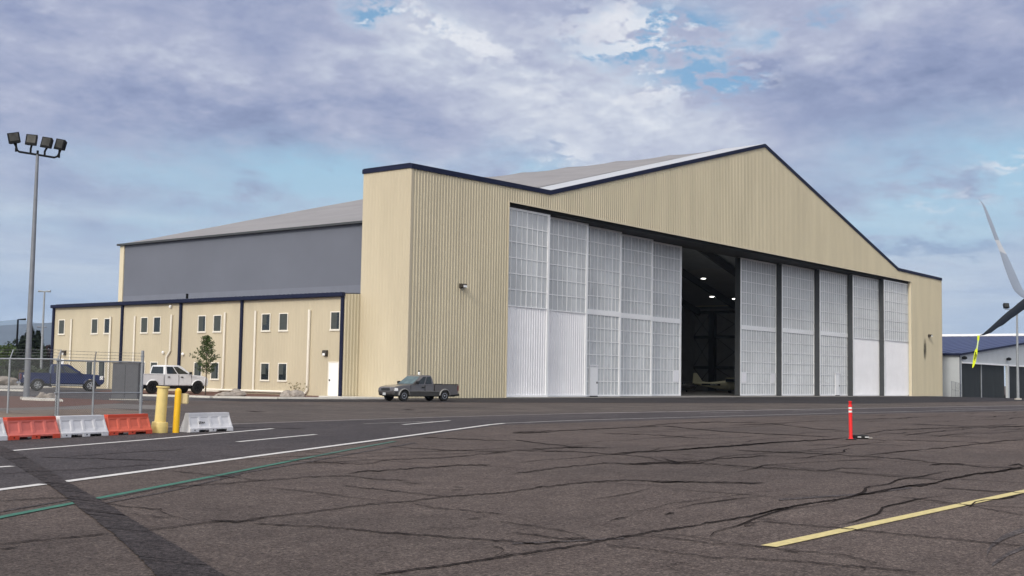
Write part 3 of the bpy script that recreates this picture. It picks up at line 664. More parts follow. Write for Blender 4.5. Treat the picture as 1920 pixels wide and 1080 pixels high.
# wall pack lamps
def wallpack(x, y, z, face='y', parent=None, s=1.0):
    b = MB()
    if face == 'y': b.prism([(y-.05, z-.14*s), (y-.42*s, z-.04*s), (y-.36*s, z+.16*s), (y-.05, z+.18*s)], x-.25*s, x+.25*s, 'yz')
    else: b.prism([(x-.03, z-.22*s), (x-.26*s, z-.1*s), (x-.22*s, z+.2*s), (x-.03, z+.22*s)], y-.2*s, y+.2*s, 'xz')
    o = b.build('wall_lamp', M_LAMPBOX, parent)
    l = MB()
    if face == 'y': l.box((x-.17*s, y-.45*s, z-.10*s), (x+.17*s, y-.40*s, z+.05*s))
    else: l.box((x-.28*s, y-.12*s, z-.16*s), (x-.24*s, y+.12*s, z))
    l.build('lens', M_WHITE, o)
wallpack(5.45, 0, 8.06, 'y', hg); wallpack(101.1, 0, 8.06, 'y', hg, 1.1)
for k in range(3):
    pass
def stain_mat():
    m = bpy.data.materials.new('sooty stain'); m.use_nodes = True; nt = m.node_tree; b = nt.nodes['Principled BSDF']
    b.inputs['Base Color'].default_value = (.03, .028, .025, 1); b.inputs['Roughness'].default_value = .9
    t = nt.nodes.new('ShaderNodeTexCoord'); mp = nt.nodes.new('ShaderNodeMapping'); mp.inputs['Scale'].default_value = (1.5, 1, .62)
    g = nt.nodes.new('ShaderNodeTexGradient'); g.gradient_type = 'SPHERICAL'; nz = nt.nodes.new('ShaderNodeTexNoise'); nz.inputs['Scale'].default_value = 1.6
    mu = nt.nodes.new('ShaderNodeMath'); mu.operation = 'MULTIPLY'; nt.links.new(t.outputs['Object'], mp.inputs[0]); nt.links.new(mp.outputs[0], g.inputs[0])
    nt.links.new(t.outputs['Object'], nz.inputs[0]); nt.links.new(g.outputs[1], mu.inputs[0]); nt.links.new(nz.outputs[0], mu.inputs[1]); nt.links.new(mu.outputs[0], b.inputs['Alpha']); return m
o = MB().box((-.65, -.003, -1.6), (.65, 0, 1.6)).build('soot_stain', stain_mat(), hg); o.location = (99.6, -.06, 6.2)

# ------------------------------------------------------------------ office wing
AX, AY1, HG = -1.52, 42.0, 7.24
ax = thing('office_annex', 'two storey tan lean-to office wing with small windows beside the hangar', 'building', (0, 0, 0))
b = MB(); ribwall(b, ribs(0, AY1-YT, .3048, .012, .04, .03), lambda s, d, z: (AX-d, AY1-s, z), lambda s, m: 0, lambda s: HG-.1); b.build('long_wall', M_BEIGE, ax, fix=False)
b = MB(); ribwall(b, ribs(AX, 0, .3048, .038, .075, .035), lambda s, d, z: (s, YT-d, z), lambda s, m: 0, lambda s: HG-.04+.05*(s-AX)); b.build('end_wall', M_BEIGE_F, ax, fix=False)
b = MB().box((AX+.02, YT+.02, 0), (2.9, AY1-.02, HG-.2)); b.build('inner_walls', M_BEIGE, ax)
b = MB().slab([(AX-.12, YT+.015, HG-.02), (2.95, YT+.015, 7.44), (2.95, AY1, 7.44), (AX-.12, AY1, HG-.02)], .05)
for k in range(80):
    y = YT+.3+k*.46
    if y < AY1-.1: b.box((AX-.16, y, HG+.02), (AX+.3, y+.09, HG+.10))
MB().box((2.93, YT+.03, 7.3), (2.955, DEPTH-.6, 8.25)).build('wall_base_flashing', mat('lighter slate flashing', (.165, .178, .225), .75, var=.05), ax)
b.build('lean_to_roof', mat('pale blue grey roof sheet', (.095, .108, .145), .85, var=.06, spec=.1), ax)
b = MB().box((AX-.34, YT-.1, HG-.24), (AX-.01, AY1+.12, HG+.05)); b.build('gutter', M_NAVY, ax, bevel=.04)
for y in (AY1-.1, 31.36, 23.35, 15.78, YT+.11):
    b = MB().box((AX-.16, y-.12, .02), (AX-.01, y+.12, HG-.2)); b.build('downpipe', M_NAVY, ax)
b = MB().box((AX-.10, AY1, 0), (AX+.10, AY1+.12, HG-.2)); b.build('corner_trim', M_TRIMTAN, ax)
def window(y, z0, z1, blind):
    fr = MB(); w = .50; x = AX-.012; t = .07
    fr.box((x-.05, y-w, z0), (x, y-w+t, z1)).box((x-.05, y+w-t, z0), (x, y+w, z1)).box((x-.05, y-w+t, z1-t), (x, y+w-t, z1)).box((x-.07, y-w-.03, z0-.03), (x, y+w+.03, z0+t+.02))
    o = fr.build('window', M_PIPE, ax)
    MB().box((x-.012, y-w+t, z0+t), (x-.002, y+w-t, z1-t)).build('pane', M_GLASS, o)
    b = MB()
    if blind == 1: b.box((x-.016, y-.05, z0+.5), (x-.0125, y+w-t-.02, z1-t-.02))
    elif blind == 2: b.box((x-.016, y-w+t+.02, z0+t+.02), (x-.0125, y+w-t-.02, z1-t-.02))
    elif blind == 3: b.box((x-.016, y-w+t+.28, z0+t+.02), (x-.0125, y+w-t-.02, z1-t-.02))
    if b.v: b.build('blind', M_BLIND, o)
for i, y in enumerate((40.6, 35.44, 33.52, 28.25, 26.5, 20.65, 18.73, 13.01, 11.05, 5.56)): window(y, 4.64, 5.98, (2, 2, 0, 2, 0, 3, 2, 1, 2, 3)[i])
for i, y in enumerate((35.97, 34.12, 28.4, 26.7, 20.97, 18.85, 12.95, 10.99)): window(y, .98, 2.32, (3, 3, 0, 2, 3, 3, 1, 1)[i])
d = MB().box((AX-.06, 5.10, .05), (AX-.013, 6.05, 2.36)).build('door', M_WHITE, ax)
MB().box((AX-.08, 5.02, .05), (AX-.0125, 5.095, 2.44)).box((AX-.08, 6.055, .05), (AX-.0125, 6.13, 2.44)).box((AX-.08, 5.10, 2.365), (AX-.0125, 6.05, 2.44)).build('frame', M_PIPE, d)
MB().box((AX-.11, 5.90, 1.08), (AX-.061, 5.98, 1.2)).build('handle', M_BLACK, d)
wallpack(AX, 6.42, 3.03, 'x', ax); wallpack(AX, 39.9, 3.03, 'x', ax)
for y, z in ((24.69, 6.77), (25.45, 3.09), (22.85, 2.96)):
    MB().lathe([(.10, 0), (.12, .1), (.07, .2)], 10, c=(AX-.12, y, z-.1)).build('sensor', M_WHITE, ax)
p = on_x(114, 680, AX-.03); MB().box((AX-.045, p.y-.45, p.z-.35), (AX-.015, p.y+.45, p.z+.35)).build('wall_sign', M_WHITE, ax)
def pipe(pts, r=.075): MB().tube(pts, r, 8).build('drain_pipe', M_PIPE, ax, smooth=40)
X = AX-.11
pipe([(X, 38.95, 6.0), (X, 38.95, .05)]); pipe([(X, 33.0, 6.1), (X, 33.0, .05)], .085); pipe([(X, 29.5, 6.1), (X, 29.5, .05)])
pipe([(X, 24.5, 6.1), (X, 24.55, 3.2), (X, 24.7, 3.0), (X, 24.95, 2.75), (X, 25.0, 2.5), (X, 25.0, .05)], .085)
pipe([(X, 17.75, 6.15), (X, 17.75, .45), (X, 17.9, .2), (X, 18.3, .12), (X, 22.5, .12)], .085)
pipe([(X, 14.15, 6.2), (X, 14.15, .25)], .08)
pipe([(X, 8.2, 6.15), (X, 8.2, .45), (X, 8.35, .2), (X, 8.8, .12), (X, 10.5, .12)], .10)
pipe([(X-.02, 9.6, .22), (X-.02, 23.0, .22)], .085)
for y in (25.6, 24.9):
    MB().lathe([(.05, 0), (.05, .16), (.03, .2)], 8, c=(-.3, y, 7.28)).build('roof_vent', M_BLACK, ax)
MB().lathe([(.10, 0), (.10, .62), (.13, .66)], 8, c=(.6, 25.6, 7.30)).build('roof_vent', M_BLACK, ax)

# ------------------------------------------------------------------ white hangar at right
wh = thing('white_hangar', 'pale grey metal hangar with a blue roof and black doors right of the big one', 'hangar')
WX, WY, WG = 112.0, -.5, -.47; WRX = 165.0; WH = 5.95; WRZ = 10.35; WX2 = 218.0
b = MB().box((WX, WY, WG), (WX+.15, WY+75, WH)); b.build('side_wall', M_WALL_W, wh)
b = MB().prism([(WX+.02, 4.75), (WX2, 4.75), (WX2, WH), (WRX, WRZ), (WX+.02, WH)], WY, WY+.2).box((WX+.01, WY-.01, WG), (WX+.85, WY+.2, 4.75)); b.build('gable_wall', M_WALL_W, wh)
b = MB().slab([(WX-.3, WY-.3, WH+.0), (WRX, WY-.3, WRZ+.05), (WRX, WY+76, WRZ+.05), (WX-.3, WY+76, WH)], .08).slab([(WRX, WY-.3, WRZ+.05), (WX2+.3, WY-.3, WH), (WX2+.3, WY+76, WH), (WRX, WY+76, WRZ+.05)], .08)
for k in range(50): y = WY+.4+k*1.5; b.slab([(WX-.28, y, WH+.09), (WRX, y, WRZ+.14), (WRX, y+.06, WRZ+.14), (WX-.28, y+.06, WH+.09)], .06)
b.build('roof', M_BLUE_ROOF, wh)
b = MB().box((WRX-.6, WY-.3, WRZ+.14), (WRX+.6, WY+76, WRZ+.55)); b.build('ridge_cap', M_WHITE, wh)
b = MB().prism([(WX-.35, WH-.22), (WRX, WRZ-.22), (WRX, WRZ+.04), (WX-.35, WH+.02)], WY-.42, WY-.31).box((WX-.42, WY-.42, WH-.25), (WX-.31, WY+76, WH+.02)); b.build('eave_trim', M_NAVY, wh)
b = MB().box((WX-.02, WY-.04, WG), (WX+.22, WY-.012, WH-.2)); b.build('corner_trim', M_NAVY, wh)
for k, (x0, x1) in enumerate(((WX+.95, 122.0), (122.1, 133.4), (134.6, 146.0), (146.1, 157), (158, 168))):
    dz = WG+.08; o = MB().box((x0, WY+.25, dz), (x1, WY+.35, 4.7)).build('hangar_door', M_HDOOR, wh)
    b = MB()
    for j in range(0, int((x1-x0)/.45)): b.box((x0+.1+j*.45, WY+.22, dz), (x0+.16+j*.45, WY+.249, 4.7))
    b.build('door_ribs', M_HDOOR, o)
for x in (122.05,): MB().box((x-.12, WY+.1, WG), (x+.12, WY+.21, 4.7)).build('door_post', M_GALV, wh)
MB().box((133.6, WY-.3, WG), (134.2, WY+.1, 4.74)).build('door_post', M_WALL_W, wh)
MB().box((WX+.95, WY-.12, 4.62), (168, WY-.02, 4.86)).build('door_head_rail', M_WHITE, wh)
for x, z in ((113.1, 5.15), (133.9, 5.45)): MB().lathe([(.12, 0), (.36, .1), (.36, .35), (.1, .5)], 10, c=(x, WY-.35, z)).build('wall_lamp', M_BLACK, wh)

# ------------------------------------------------------------------ fences
def fence_run(t, p, q, h, posts, barb=True, mid=None, mesh_pitch=.09, arm=(0, 0), slats=None, wr=.0036, pr=.035):
    p, q = Vector(p), Vector(q); d = q-p; Ln = d.length; d.normalize()
    b = MB().tube([p+Vector((0,0,h)), q+Vector((0,0,h))], .026, 8); b.build('top_rail', M_GALV, t, smooth=40)
    if mid: MB().tube([p+Vector((0,0,mid)), q+Vector((0,0,mid))], .024, 8).build('middle_rail', M_GALV, t, smooth=40)
    for s in posts:
        c = p+d*s; MB().tube([c, c+Vector((0,0,h+.04))], pr, 8).build('post', M_GALV, t, smooth=40)
        if barb:
            a = Vector((arm[0], arm[1], 0)); MB().tube([c+Vector((0,0,h)), c+a*.28+Vector((0,0,h+.32))], .018, 6).build('barb_arm', M_GALV, t)
    b = MB(); zb = .05; H = h-zb; k = -int(H/mesh_pitch)
    def wire(a_, c_):
        n = Vector((0,0,1)).cross(d).normalized()*wr; e2 = (c_-a_).normalized().cross(n).normalized()*wr
        b.add([a_+e2, a_-e2+n*.6, a_-e2-n*.6, c_+e2, c_-e2+n*.6, c_-e2-n*.6], [(0,1,4,3),(1,2,5,4),(2,0,3,5)])
    while k*mesh_pitch < Ln:
        s0 = k*mesh_pitch; a0, a1 = max(0, s0), min(Ln, s0+H)
        if a1 > a0:
            wire(p+d*a0+Vector((0,0,zb+a0-s0)), p+d*a1+Vector((0,0,zb+a1-s0)))
            wire(p+d*a0+Vector((0,0,zb+H-(a0-s0))), p+d*a1+Vector((0,0,zb+H-(a1-s0))))
        k += 1
    b.build('chain_link_mesh', M_WIRE, t, fix=False)
    if barb:
        b = MB(); a = Vector((arm[0], arm[1], 0))
        for j in (.35, .68, 1.0):
            o = a*.28*j+Vector((0,0,h+.32*j)); b.tube([p+o, (p+q)/2+o-Vector((0,0,.01)), q+o], .005, 4)
            n = int(Ln/.14)
            for i in range(n):
                c = p+d*(i*.14+.05)+o; b.tube([c+Vector((.02, .01, .025)), c-Vector((.02, .01, .025))], .003, 3)
        b.build('barbed_wire', M_WIRE, t)
fc = Vector((-34.67, -19.91, 0)); f2 = Vector((-38.15, -20.12, 0)); f1 = Vector((-37.9, -16.5, 0)); f0 = Vector((-45.6, -15.1, 0))
t = thing('chain_link_fence', 'chain link fence panel with barbed wire behind the striped barriers', 'fence', group='chain link fences at the car park')
fence_run(t, f2, fc, 1.86, (.15, 1.5), True, .78, arm=(-.4, -.9))
MB().tube([fc, fc+Vector((0,0,2.28))], .055, 10).build('corner_post', M_GALV, t, smooth=40)
for z in (.45, 1.0, 1.75, 2.05): MB().lathe([(.066, z), (.066, z+.05)], 10, c=fc).build('clamp', M_GALV, t)
t = thing('chain_link_fence', 'chain link fence run in front of the floodlight mast at the far left', 'fence', group='chain link fences at the car park')
fa = G(104, 780.5); fb = G(14, 775.5); dd = (fb-fa).normalized(); fend = fb+dd*5
fence_run(t, fa, fend, 1.90, (0, (fb-fa).length, (fb-fa).length+2.6), True, None, arm=(.7, .6))
fg = thing('chain_link_fence', 'small chain link fence closing the gap between both hangars', 'fence')
p0, p1 = Vector((106.4, -1.2, -.1)), Vector((111.8, -.9, -.44))
fence_run(fg, p0, p1, 2.15, (.05, 2.1, 5.2), False, 1.05, mesh_pitch=.2, wr=.006, pr=.05)

# ------------------------------------------------------------------ light masts
def tilt_box(t, c, sx, sy, sz, rz, tx, roll=0):
    rot = Matrix.Rotation(rz, 3, 'Z') @ Matrix.Rotation(tx, 3, 'X') @ Matrix.Rotation(roll, 3, 'Y')
    b = MB(); prof = [(-sx/2, -sz/2), (sx/2, -sz/2), (sx/2, sz/2), (-sx/2, sz/2)]
    fr = [Vector((x, -sy/2, z)) for x, z in prof]; bk = [Vector((x*.72, sy/2, z*.8)) for x, z in prof]
    b.add([rot@v+Vector(c) for v in fr+bk], [(0,1,2,3),(7,6,5,4),(0,4,5,1),(1,5,6,2),(2,6,7,3),(3,7,4,0)])
    o = b.build('floodlight', M_BLACK, t, bevel=.015)
    l = MB(); l.add([rot@Vector((x*.74, -sy/2-.012, z*.70+.04))+Vector(c) for x, z in prof]+[rot@Vector((x*.74, -sy/2-.002, z*.70+.04))+Vector(c) for x, z in prof], [(0,1,2,3),(7,6,5,4),(0,4,5,1),(1,5,6,2),(2,6,7,3),(3,7,4,0)])
    l.build('lens', M_LENS, o)
base = G(49, 749.2); Zc = (base-CAM).dot(_F)
mt = thing('floodlight_mast', 'tall grey floodlight mast with four dark square lamps, rising over the fence', 'light mast', base)
topw = AT(68.5, 284, Zc)-base; topw = Vector((0, 0, topw.z)); ht = topw.z
MB().lathe([(.30, 0), (.30, .12), (.28, .14)], 16).build('footing', M_CONC, mt)
MB().tube([(0,0,.1), (0,0,ht*.33), (0,0,ht*.66), (0,0,ht)], [.155, .135, .11, .075], 16).build('pole', M_GALV_D, mt, smooth=40)
MB().tube([(0,0,ht), (0,0,ht+.22)], .06, 8).build('pole_tip', M_BLACK, mt)
r_ = Vector((_R0.x, _R0.y, 0)).normalized(); sc = Zc/F_PX
arm = lambda du, z: r_*(du*sc)+Vector((0,0,z))
sl = lambda du: ht-du*.125*sc
MB().tube([arm(-42, sl(-42)+.45), arm(-41.5, sl(-41)+.26), arm(-39, sl(-39)+.08), arm(-35, sl(-35)+.02), arm(0, sl(0)), arm(32, sl(32)-.02), arm(38, sl(38)+.06), arm(41, sl(41)+.22), arm(41.5, sl(41)+.42)], .055, 8).build('crossarm', M_BLACK, mt, smooth=40)
for dst, dub, vc, rz, ro in ((-41.5, -46, 256.7, .30, -.22), (-13.5, -11.5, 259.8, .05, .06), (13.5, 18, 264.6, -.20, .16), (41, 44, 267.8, -.35, .20)):
    zc = ht+(287-vc)*sc; MB().tube([arm(dst, sl(dst)), arm(dst, zc-.42), arm(dub, zc-.2)], .055, 8).build('bracket', M_BLACK, mt)
    tilt_box(mt, arm(dub, zc), .60, .30, .58, -YAW+rz, -.12, ro)
def mast_right():
    bs = Vector(AT(1909, 750, 136)); bs.z = gz(bs.x, bs.y)
    t = thing('floodlight_mast', 'slender grey light mast with two lamps in front of the white hangar', 'light mast', bs)
    h = 10.2; MB().lathe([(.4, 0), (.4, .15), (.2, .2)], 12).build('footing', M_CONC, t)
    MB().tube([(0,0,.1), (0,0,h)], [.17, .10], 10).build('pole', M_GALV, t, smooth=40)
    rr = r_; MB().tube([rr*-1.35+Vector((0,0,h+.02)), rr*1.35+Vector((0,0,h+.02))], .05, 6).build('crossarm', M_GALV, t)
    for k in (-1.25, .35, 1.25): tilt_box(t, rr*k+Vector((0,0,h+.38)), .65, .4, .6, -YAW+.1, -.3)
mast_right()
def far_lamp(u, vtop, z, r, label, arms, m, vb=700):
    p = AT(u, 700, z); p.z = 0; top = AT(u, vtop, z).z
    t = thing('street_lamp', label, 'lamp post', p)
    MB().tube([(0,0,0), (0,0,top)], [r, r*.6], 8).build('pole', m, t, smooth=40)
    for a in arms:
        MB().box(tuple(r_*min(a, 0)+Vector((0, -.1, top-.10))), tuple(r_*max(a, .001)+Vector((0.001, .12, top+.06)))).build('lamp_head', m, t) if 0 else MB().tube([(0,0,top-.02), tuple(r_*a+Vector((0,0,top+.03)))], [.07, .16], 6).build('lamp_head', m, t)
far_lamp(76.5, 545.5, 150, .17, 'tall pale lamp post with a T-shaped head left of the office wing', (-.75, .75), M_GALV)
far_lamp(29, 598.5, 170, .2, 'short dark street lamp with a single arm above the far trees', (1.1,), M_BLACK)
far_lamp(74.5, 613, 260, .13, 'thin distant lamp post with a double head beyond the trees', (-1.0, 1.0), M_GALV_D)

# ------------------------------------------------------------------ barriers and bollards
def barrier(p, q, m, mf, label, h=.48, text=None):
    p, q = Vector(p), Vector(q); Ln = (q-p).length-.015; rz = math.atan2((q-p).y, (q-p).x)
    t = thing('traffic_barrier', label, 'barrier', p, rz, 'plastic barriers in a row by the road')
    n = 26; sec = [(0, .19), (.10, .195), (.13, .17), (h-.07, .075), (h, .07)]   # z, half depth
    def hd(z):
        for (a, wa), (c, wc) in zip(sec, sec[1:]):
            if z <= c+1e-6: return wa+(wc-wa)*(z-a)/(c-a)
        return sec[-1][1]
    b = MB(); zs = [0, .065, .10, .13, .20, h-.12, h-.085, h-.03, h]; xs = [Ln*k/44 for k in range(45)]
    def foot(x):  # fork pockets
        f = x/Ln; return (.20 < f < .44) or (.60 < f < .84)
    def inset(x, z):
        f = (x/Ln)*4; k = f-int(f)
        return .018 if (.10 < k < .90 and .15 < z < h-.10) else 0
    def end_in(x, z): return 0
    for side in (-1, 1):
        g = [[None]*len(zs) for _ in xs]
        for i, x in enumerate(xs):
            for j, z in enumerate(zs):
                xx = x
                sl = .05*(z/h)
                xx = sl+x*(Ln-2*sl)/Ln
                g[i][j] = (xx, side*(hd(z)-inset(x, z)), z)
        idx = {}
        for i in range(44):
            for j in range(len(zs)-1):
                if zs[j+1] <= .066 and foot((xs[i]+xs[i+1])/2): continue
                b.quad(g[i][j], g[i+1][j], g[i+1][j+1], g[i][j+1])
    for x, s in ((0, 1), (Ln, -1)):
        for j in range(len(zs)-1):
            sa, sb2 = .05*zs[j]/h*s, .05*zs[j+1]/h*s
            b.quad((x+sa, -hd(zs[j]), zs[j]), (x+sa, hd(zs[j]), zs[j]), (x+sb2, hd(zs[j+1]), zs[j+1]), (x+sb2, -hd(zs[j+1]), zs[j+1]))
    b.quad((.05, -hd(h), h), (Ln-.05, -hd(h), h), (Ln-.05, hd(h), h), (.05, hd(h), h))
    for a, c in ((.20, .44), (.60, .84)): b.quad((a*Ln, -.18, .068), (c*Ln, -.18, .068), (c*Ln, .18, .068), (a*Ln, .18, .068))
    o = b.build('body', mf, t, fix=False)
    bm = bmesh.new(); bm.from_mesh(o.data); bmesh.ops.remove_doubles(bm, verts=bm.verts, dist=.0005); bmesh.ops.recalc_face_normals(bm, faces=bm.faces)
    bm.to_mesh(o.data); bm.free()
    MB().box((.045, -.078, h-.07), (Ln-.045, .078, h+.012)).build('top_band', m, t, bevel=.012)
    for a, c in ((.015, .2*Ln-.006), (.44*Ln+.006, .6*Ln-.006), (.84*Ln+.006, Ln-.015)): MB().box((a, -.205, .0), (c, -.189, .10)).build('foot', m, t, bevel=.008)
    for k in (.1, .52): MB().lathe([(.016, -.214), (.016, -.205)], 8, 'y', c=(k*Ln, 0, .055)).build('drain_plug', M_BLACK, t)
    if text:
        mtx = Matrix.Translation((.30*Ln-.02, -.150, .245)) @ Matrix.Rotation(R_(66), 4, 'X')
        text_mesh(text, 'stencil_letters', M_INK, t, .078, mtx, bold=.002, spacing=1.25)
    return t
B0, B1 = Vector((-46.44, -32.02, 0)), Vector((-42.12, -31.08, 0)); dB = (B1-B0)/3
barrier(B0-dB*1.0-Vector((.01,0,0)), B0, M_WPLAS, M_WPLAS, 'white plastic barrier cut off by the left edge of the photo')
barrier(B0, B0+dB, M_RED, M_REDF, 'faded red plastic barrier, leftmost of the two red ones')
barrier(B0+dB, B0+dB*2, M_WPLAS, M_WPLAS, 'white plastic barrier wedged between two red barriers')
barrier(B0+dB*2, B1, M_RED, mat('red plastic panel', (.68, .13, .075), .55, var=.1, vscale=4), 'brighter red plastic barrier next to the pale yellow bollard')
barrier((-41.02, -31.12, 0), (-39.50, -30.96, 0), M_WPLAS, M_WPLAS, 'white plastic barrier with black letters right of the yellow bollards', text='JTAA')
t = thing('bollard', 'fat pale yellow bollard with a flanged top on a round base', 'bollard', (-41.72, -31.02, 0)); t.rotation_euler = (0, R_(2.6), -YAW)
MB().lathe([(.200, 0), (.206, .02), (.206, .18), (.200, .185), (.200, .25), (.190, .275), (.14, .28)], 28).build('base', M_CREAM, t, smooth=35)
MB().lathe([(.140, .27), (.136, 1.13), (.136, 1.14)], 28).build('post', M_CREAM, t, smooth=35)
MB().lathe([(.165, 1.14), (.165, 1.175)], 28).build('cap_flange', M_CREAM, t, smooth=35)
t = thing('bollard', 'slim bright yellow domed bollard with a beige box behind it', 'bollard', (-41.37, -31.22, 0)); t.rotation_euler = (0, R_(1.5), -YAW)
MB().lathe([(.082, 0), (.080, 1.05)]+[(.080*math.cos(a*R_(15)), 1.05+.085*math.sin(a*R_(15))) for a in range(1, 6)]+[(.004, 1.135)], 24).build('post', M_YEL, t, smooth=35)
o = MB().box((.060, .05, .74), (.235, .20, 1.0)).build('card_reader_box', mat('beige box paint', (.60, .50, .28), .5), t, bevel=.015)
# delineator
P = G(1595.5, 824.5)
t = thing('delineator_post', 'red plastic delineator post with two white reflective bands', 'marker post', P); t.rotation_euler = (0, R_(-1.0), -YAW)
MB().lathe([(.055, .03), (.048, .12), (.050, .74), (.050, .745)], 20).lathe([(.052, .80), (.052, .84)], 20).lathe([(.054, .895), (.056, .94), (.040, .95), (.040, 1.02), (.047, 1.03), (.047, 1.055), (.03, 1.06)], 20).build('tube', M_POST, t, smooth=35)
MB().lathe([(.049, .745), (.049, .80)], 20).lathe([(.049, .84), (.049, .895)], 20).build('reflective_band', M_REFL, t, smooth=35)
MB().lathe([(.085, .0), (.085, .02), (.06, .04)], 20).build('collar', M_POST, t, smooth=35)
MB().prism([(-.18, -.13), (.10, -.17), (.17, .10), (-.08, .16)], 0.012, .03, 'xy').build('base_plate', M_RUBBER, t)
t = thing('rubber_weight', 'flat black rubber base weight lying on the pavement beside the red post', 'base weight', G(1613, 822.5), -YAW+.05)
b = MB(); b.prism([(-.20, -.18), (.17, -.21), (.22, -.02), (.20, .16), (-.16, .24), (-.24, .05)], .012, .10, 'xy'); b.build('body', M_RUBBER, t, bevel=.015)
MB().box((-.14, -.222, .045), (-.05, -.19, .065)).box((.06, -.24, .045), (.17, -.2, .065)).build('stripe', M_WHITE, t)
MB().tube([(.22, -.05, .02), (.30, -.10, .03), (.33, -.06, .02)], .014, 6).build('strap', M_CONC, t)

# ------------------------------------------------------------------ pickups
def wheel(t, x, y, r, w, side, rim_m, spokes, rim_r=.6):
    c = (x, y, r); o = MB().lathe([(r*.60, -w/2+.01), (r*.9, -w/2), (r*.985, -w*.38), (r, -w*.2), (r, w*.2), (r*.985, w*.38), (r*.9, w/2), (r*.60, w/2-.01)], 28, 'y', c).build('wheel', M_TYRE, t, smooth=35)
    ys = side*(w/2-.035)
    MB().lathe([(r*rim_r, ys-side*.05), (r*rim_r, ys+side*.02), (r*(rim_r-.06), ys+side*.03), (r*(rim_r-.10), ys-side*.02), (.03, ys-side*.02)], 24, 'y', c).build('rim_well', M_BLACK if spokes else rim_m, o, smooth=35)
    b = MB()
    b.lathe([(r*(rim_r+.015), ys+side*.012), (r*(rim_r+.015), ys+side*.036), (r*(rim_r-.07), ys+side*.036), (r*(rim_r-.07), ys+side*.012)], 24, 'y', c)
    b.lathe([(.055, ys), (.055, ys+side*.03), (.03, ys+side*.035)], 12, 'y', c)
    for k in range(spokes):
        a = 2*math.pi*k/spokes+.3; dx, dz = math.cos(a), math.sin(a); px, pz = -dz*.030, dx*.030
        L2 = r*(rim_r-.03); y0, y1 = ys, ys+side*.028
        b.add([(x+px, y+y0, r+pz), (x-px, y+y0, r-pz), (x+dx*L2-px*1.2, y+y0, r+dz*L2-pz*1.2), (x+dx*L2+px*1.2, y+y0, r+dz*L2+pz*1.2)]+[(x+px, y+y1, r+pz), (x-px, y+y1, r-pz), (x+dx*L2-px*1.2, y+y1, r+dz*L2-pz*1.2), (x+dx*L2+px*1.2, y+y1, r+dz*L2+pz*1.2)], [(0,1,2,3),(7,6,5,4),(0,4,5,1),(1,5,6,2),(2,6,7,3),(3,7,4,0)])
    b.build('rim', rim_m, o, smooth=35)
    return o
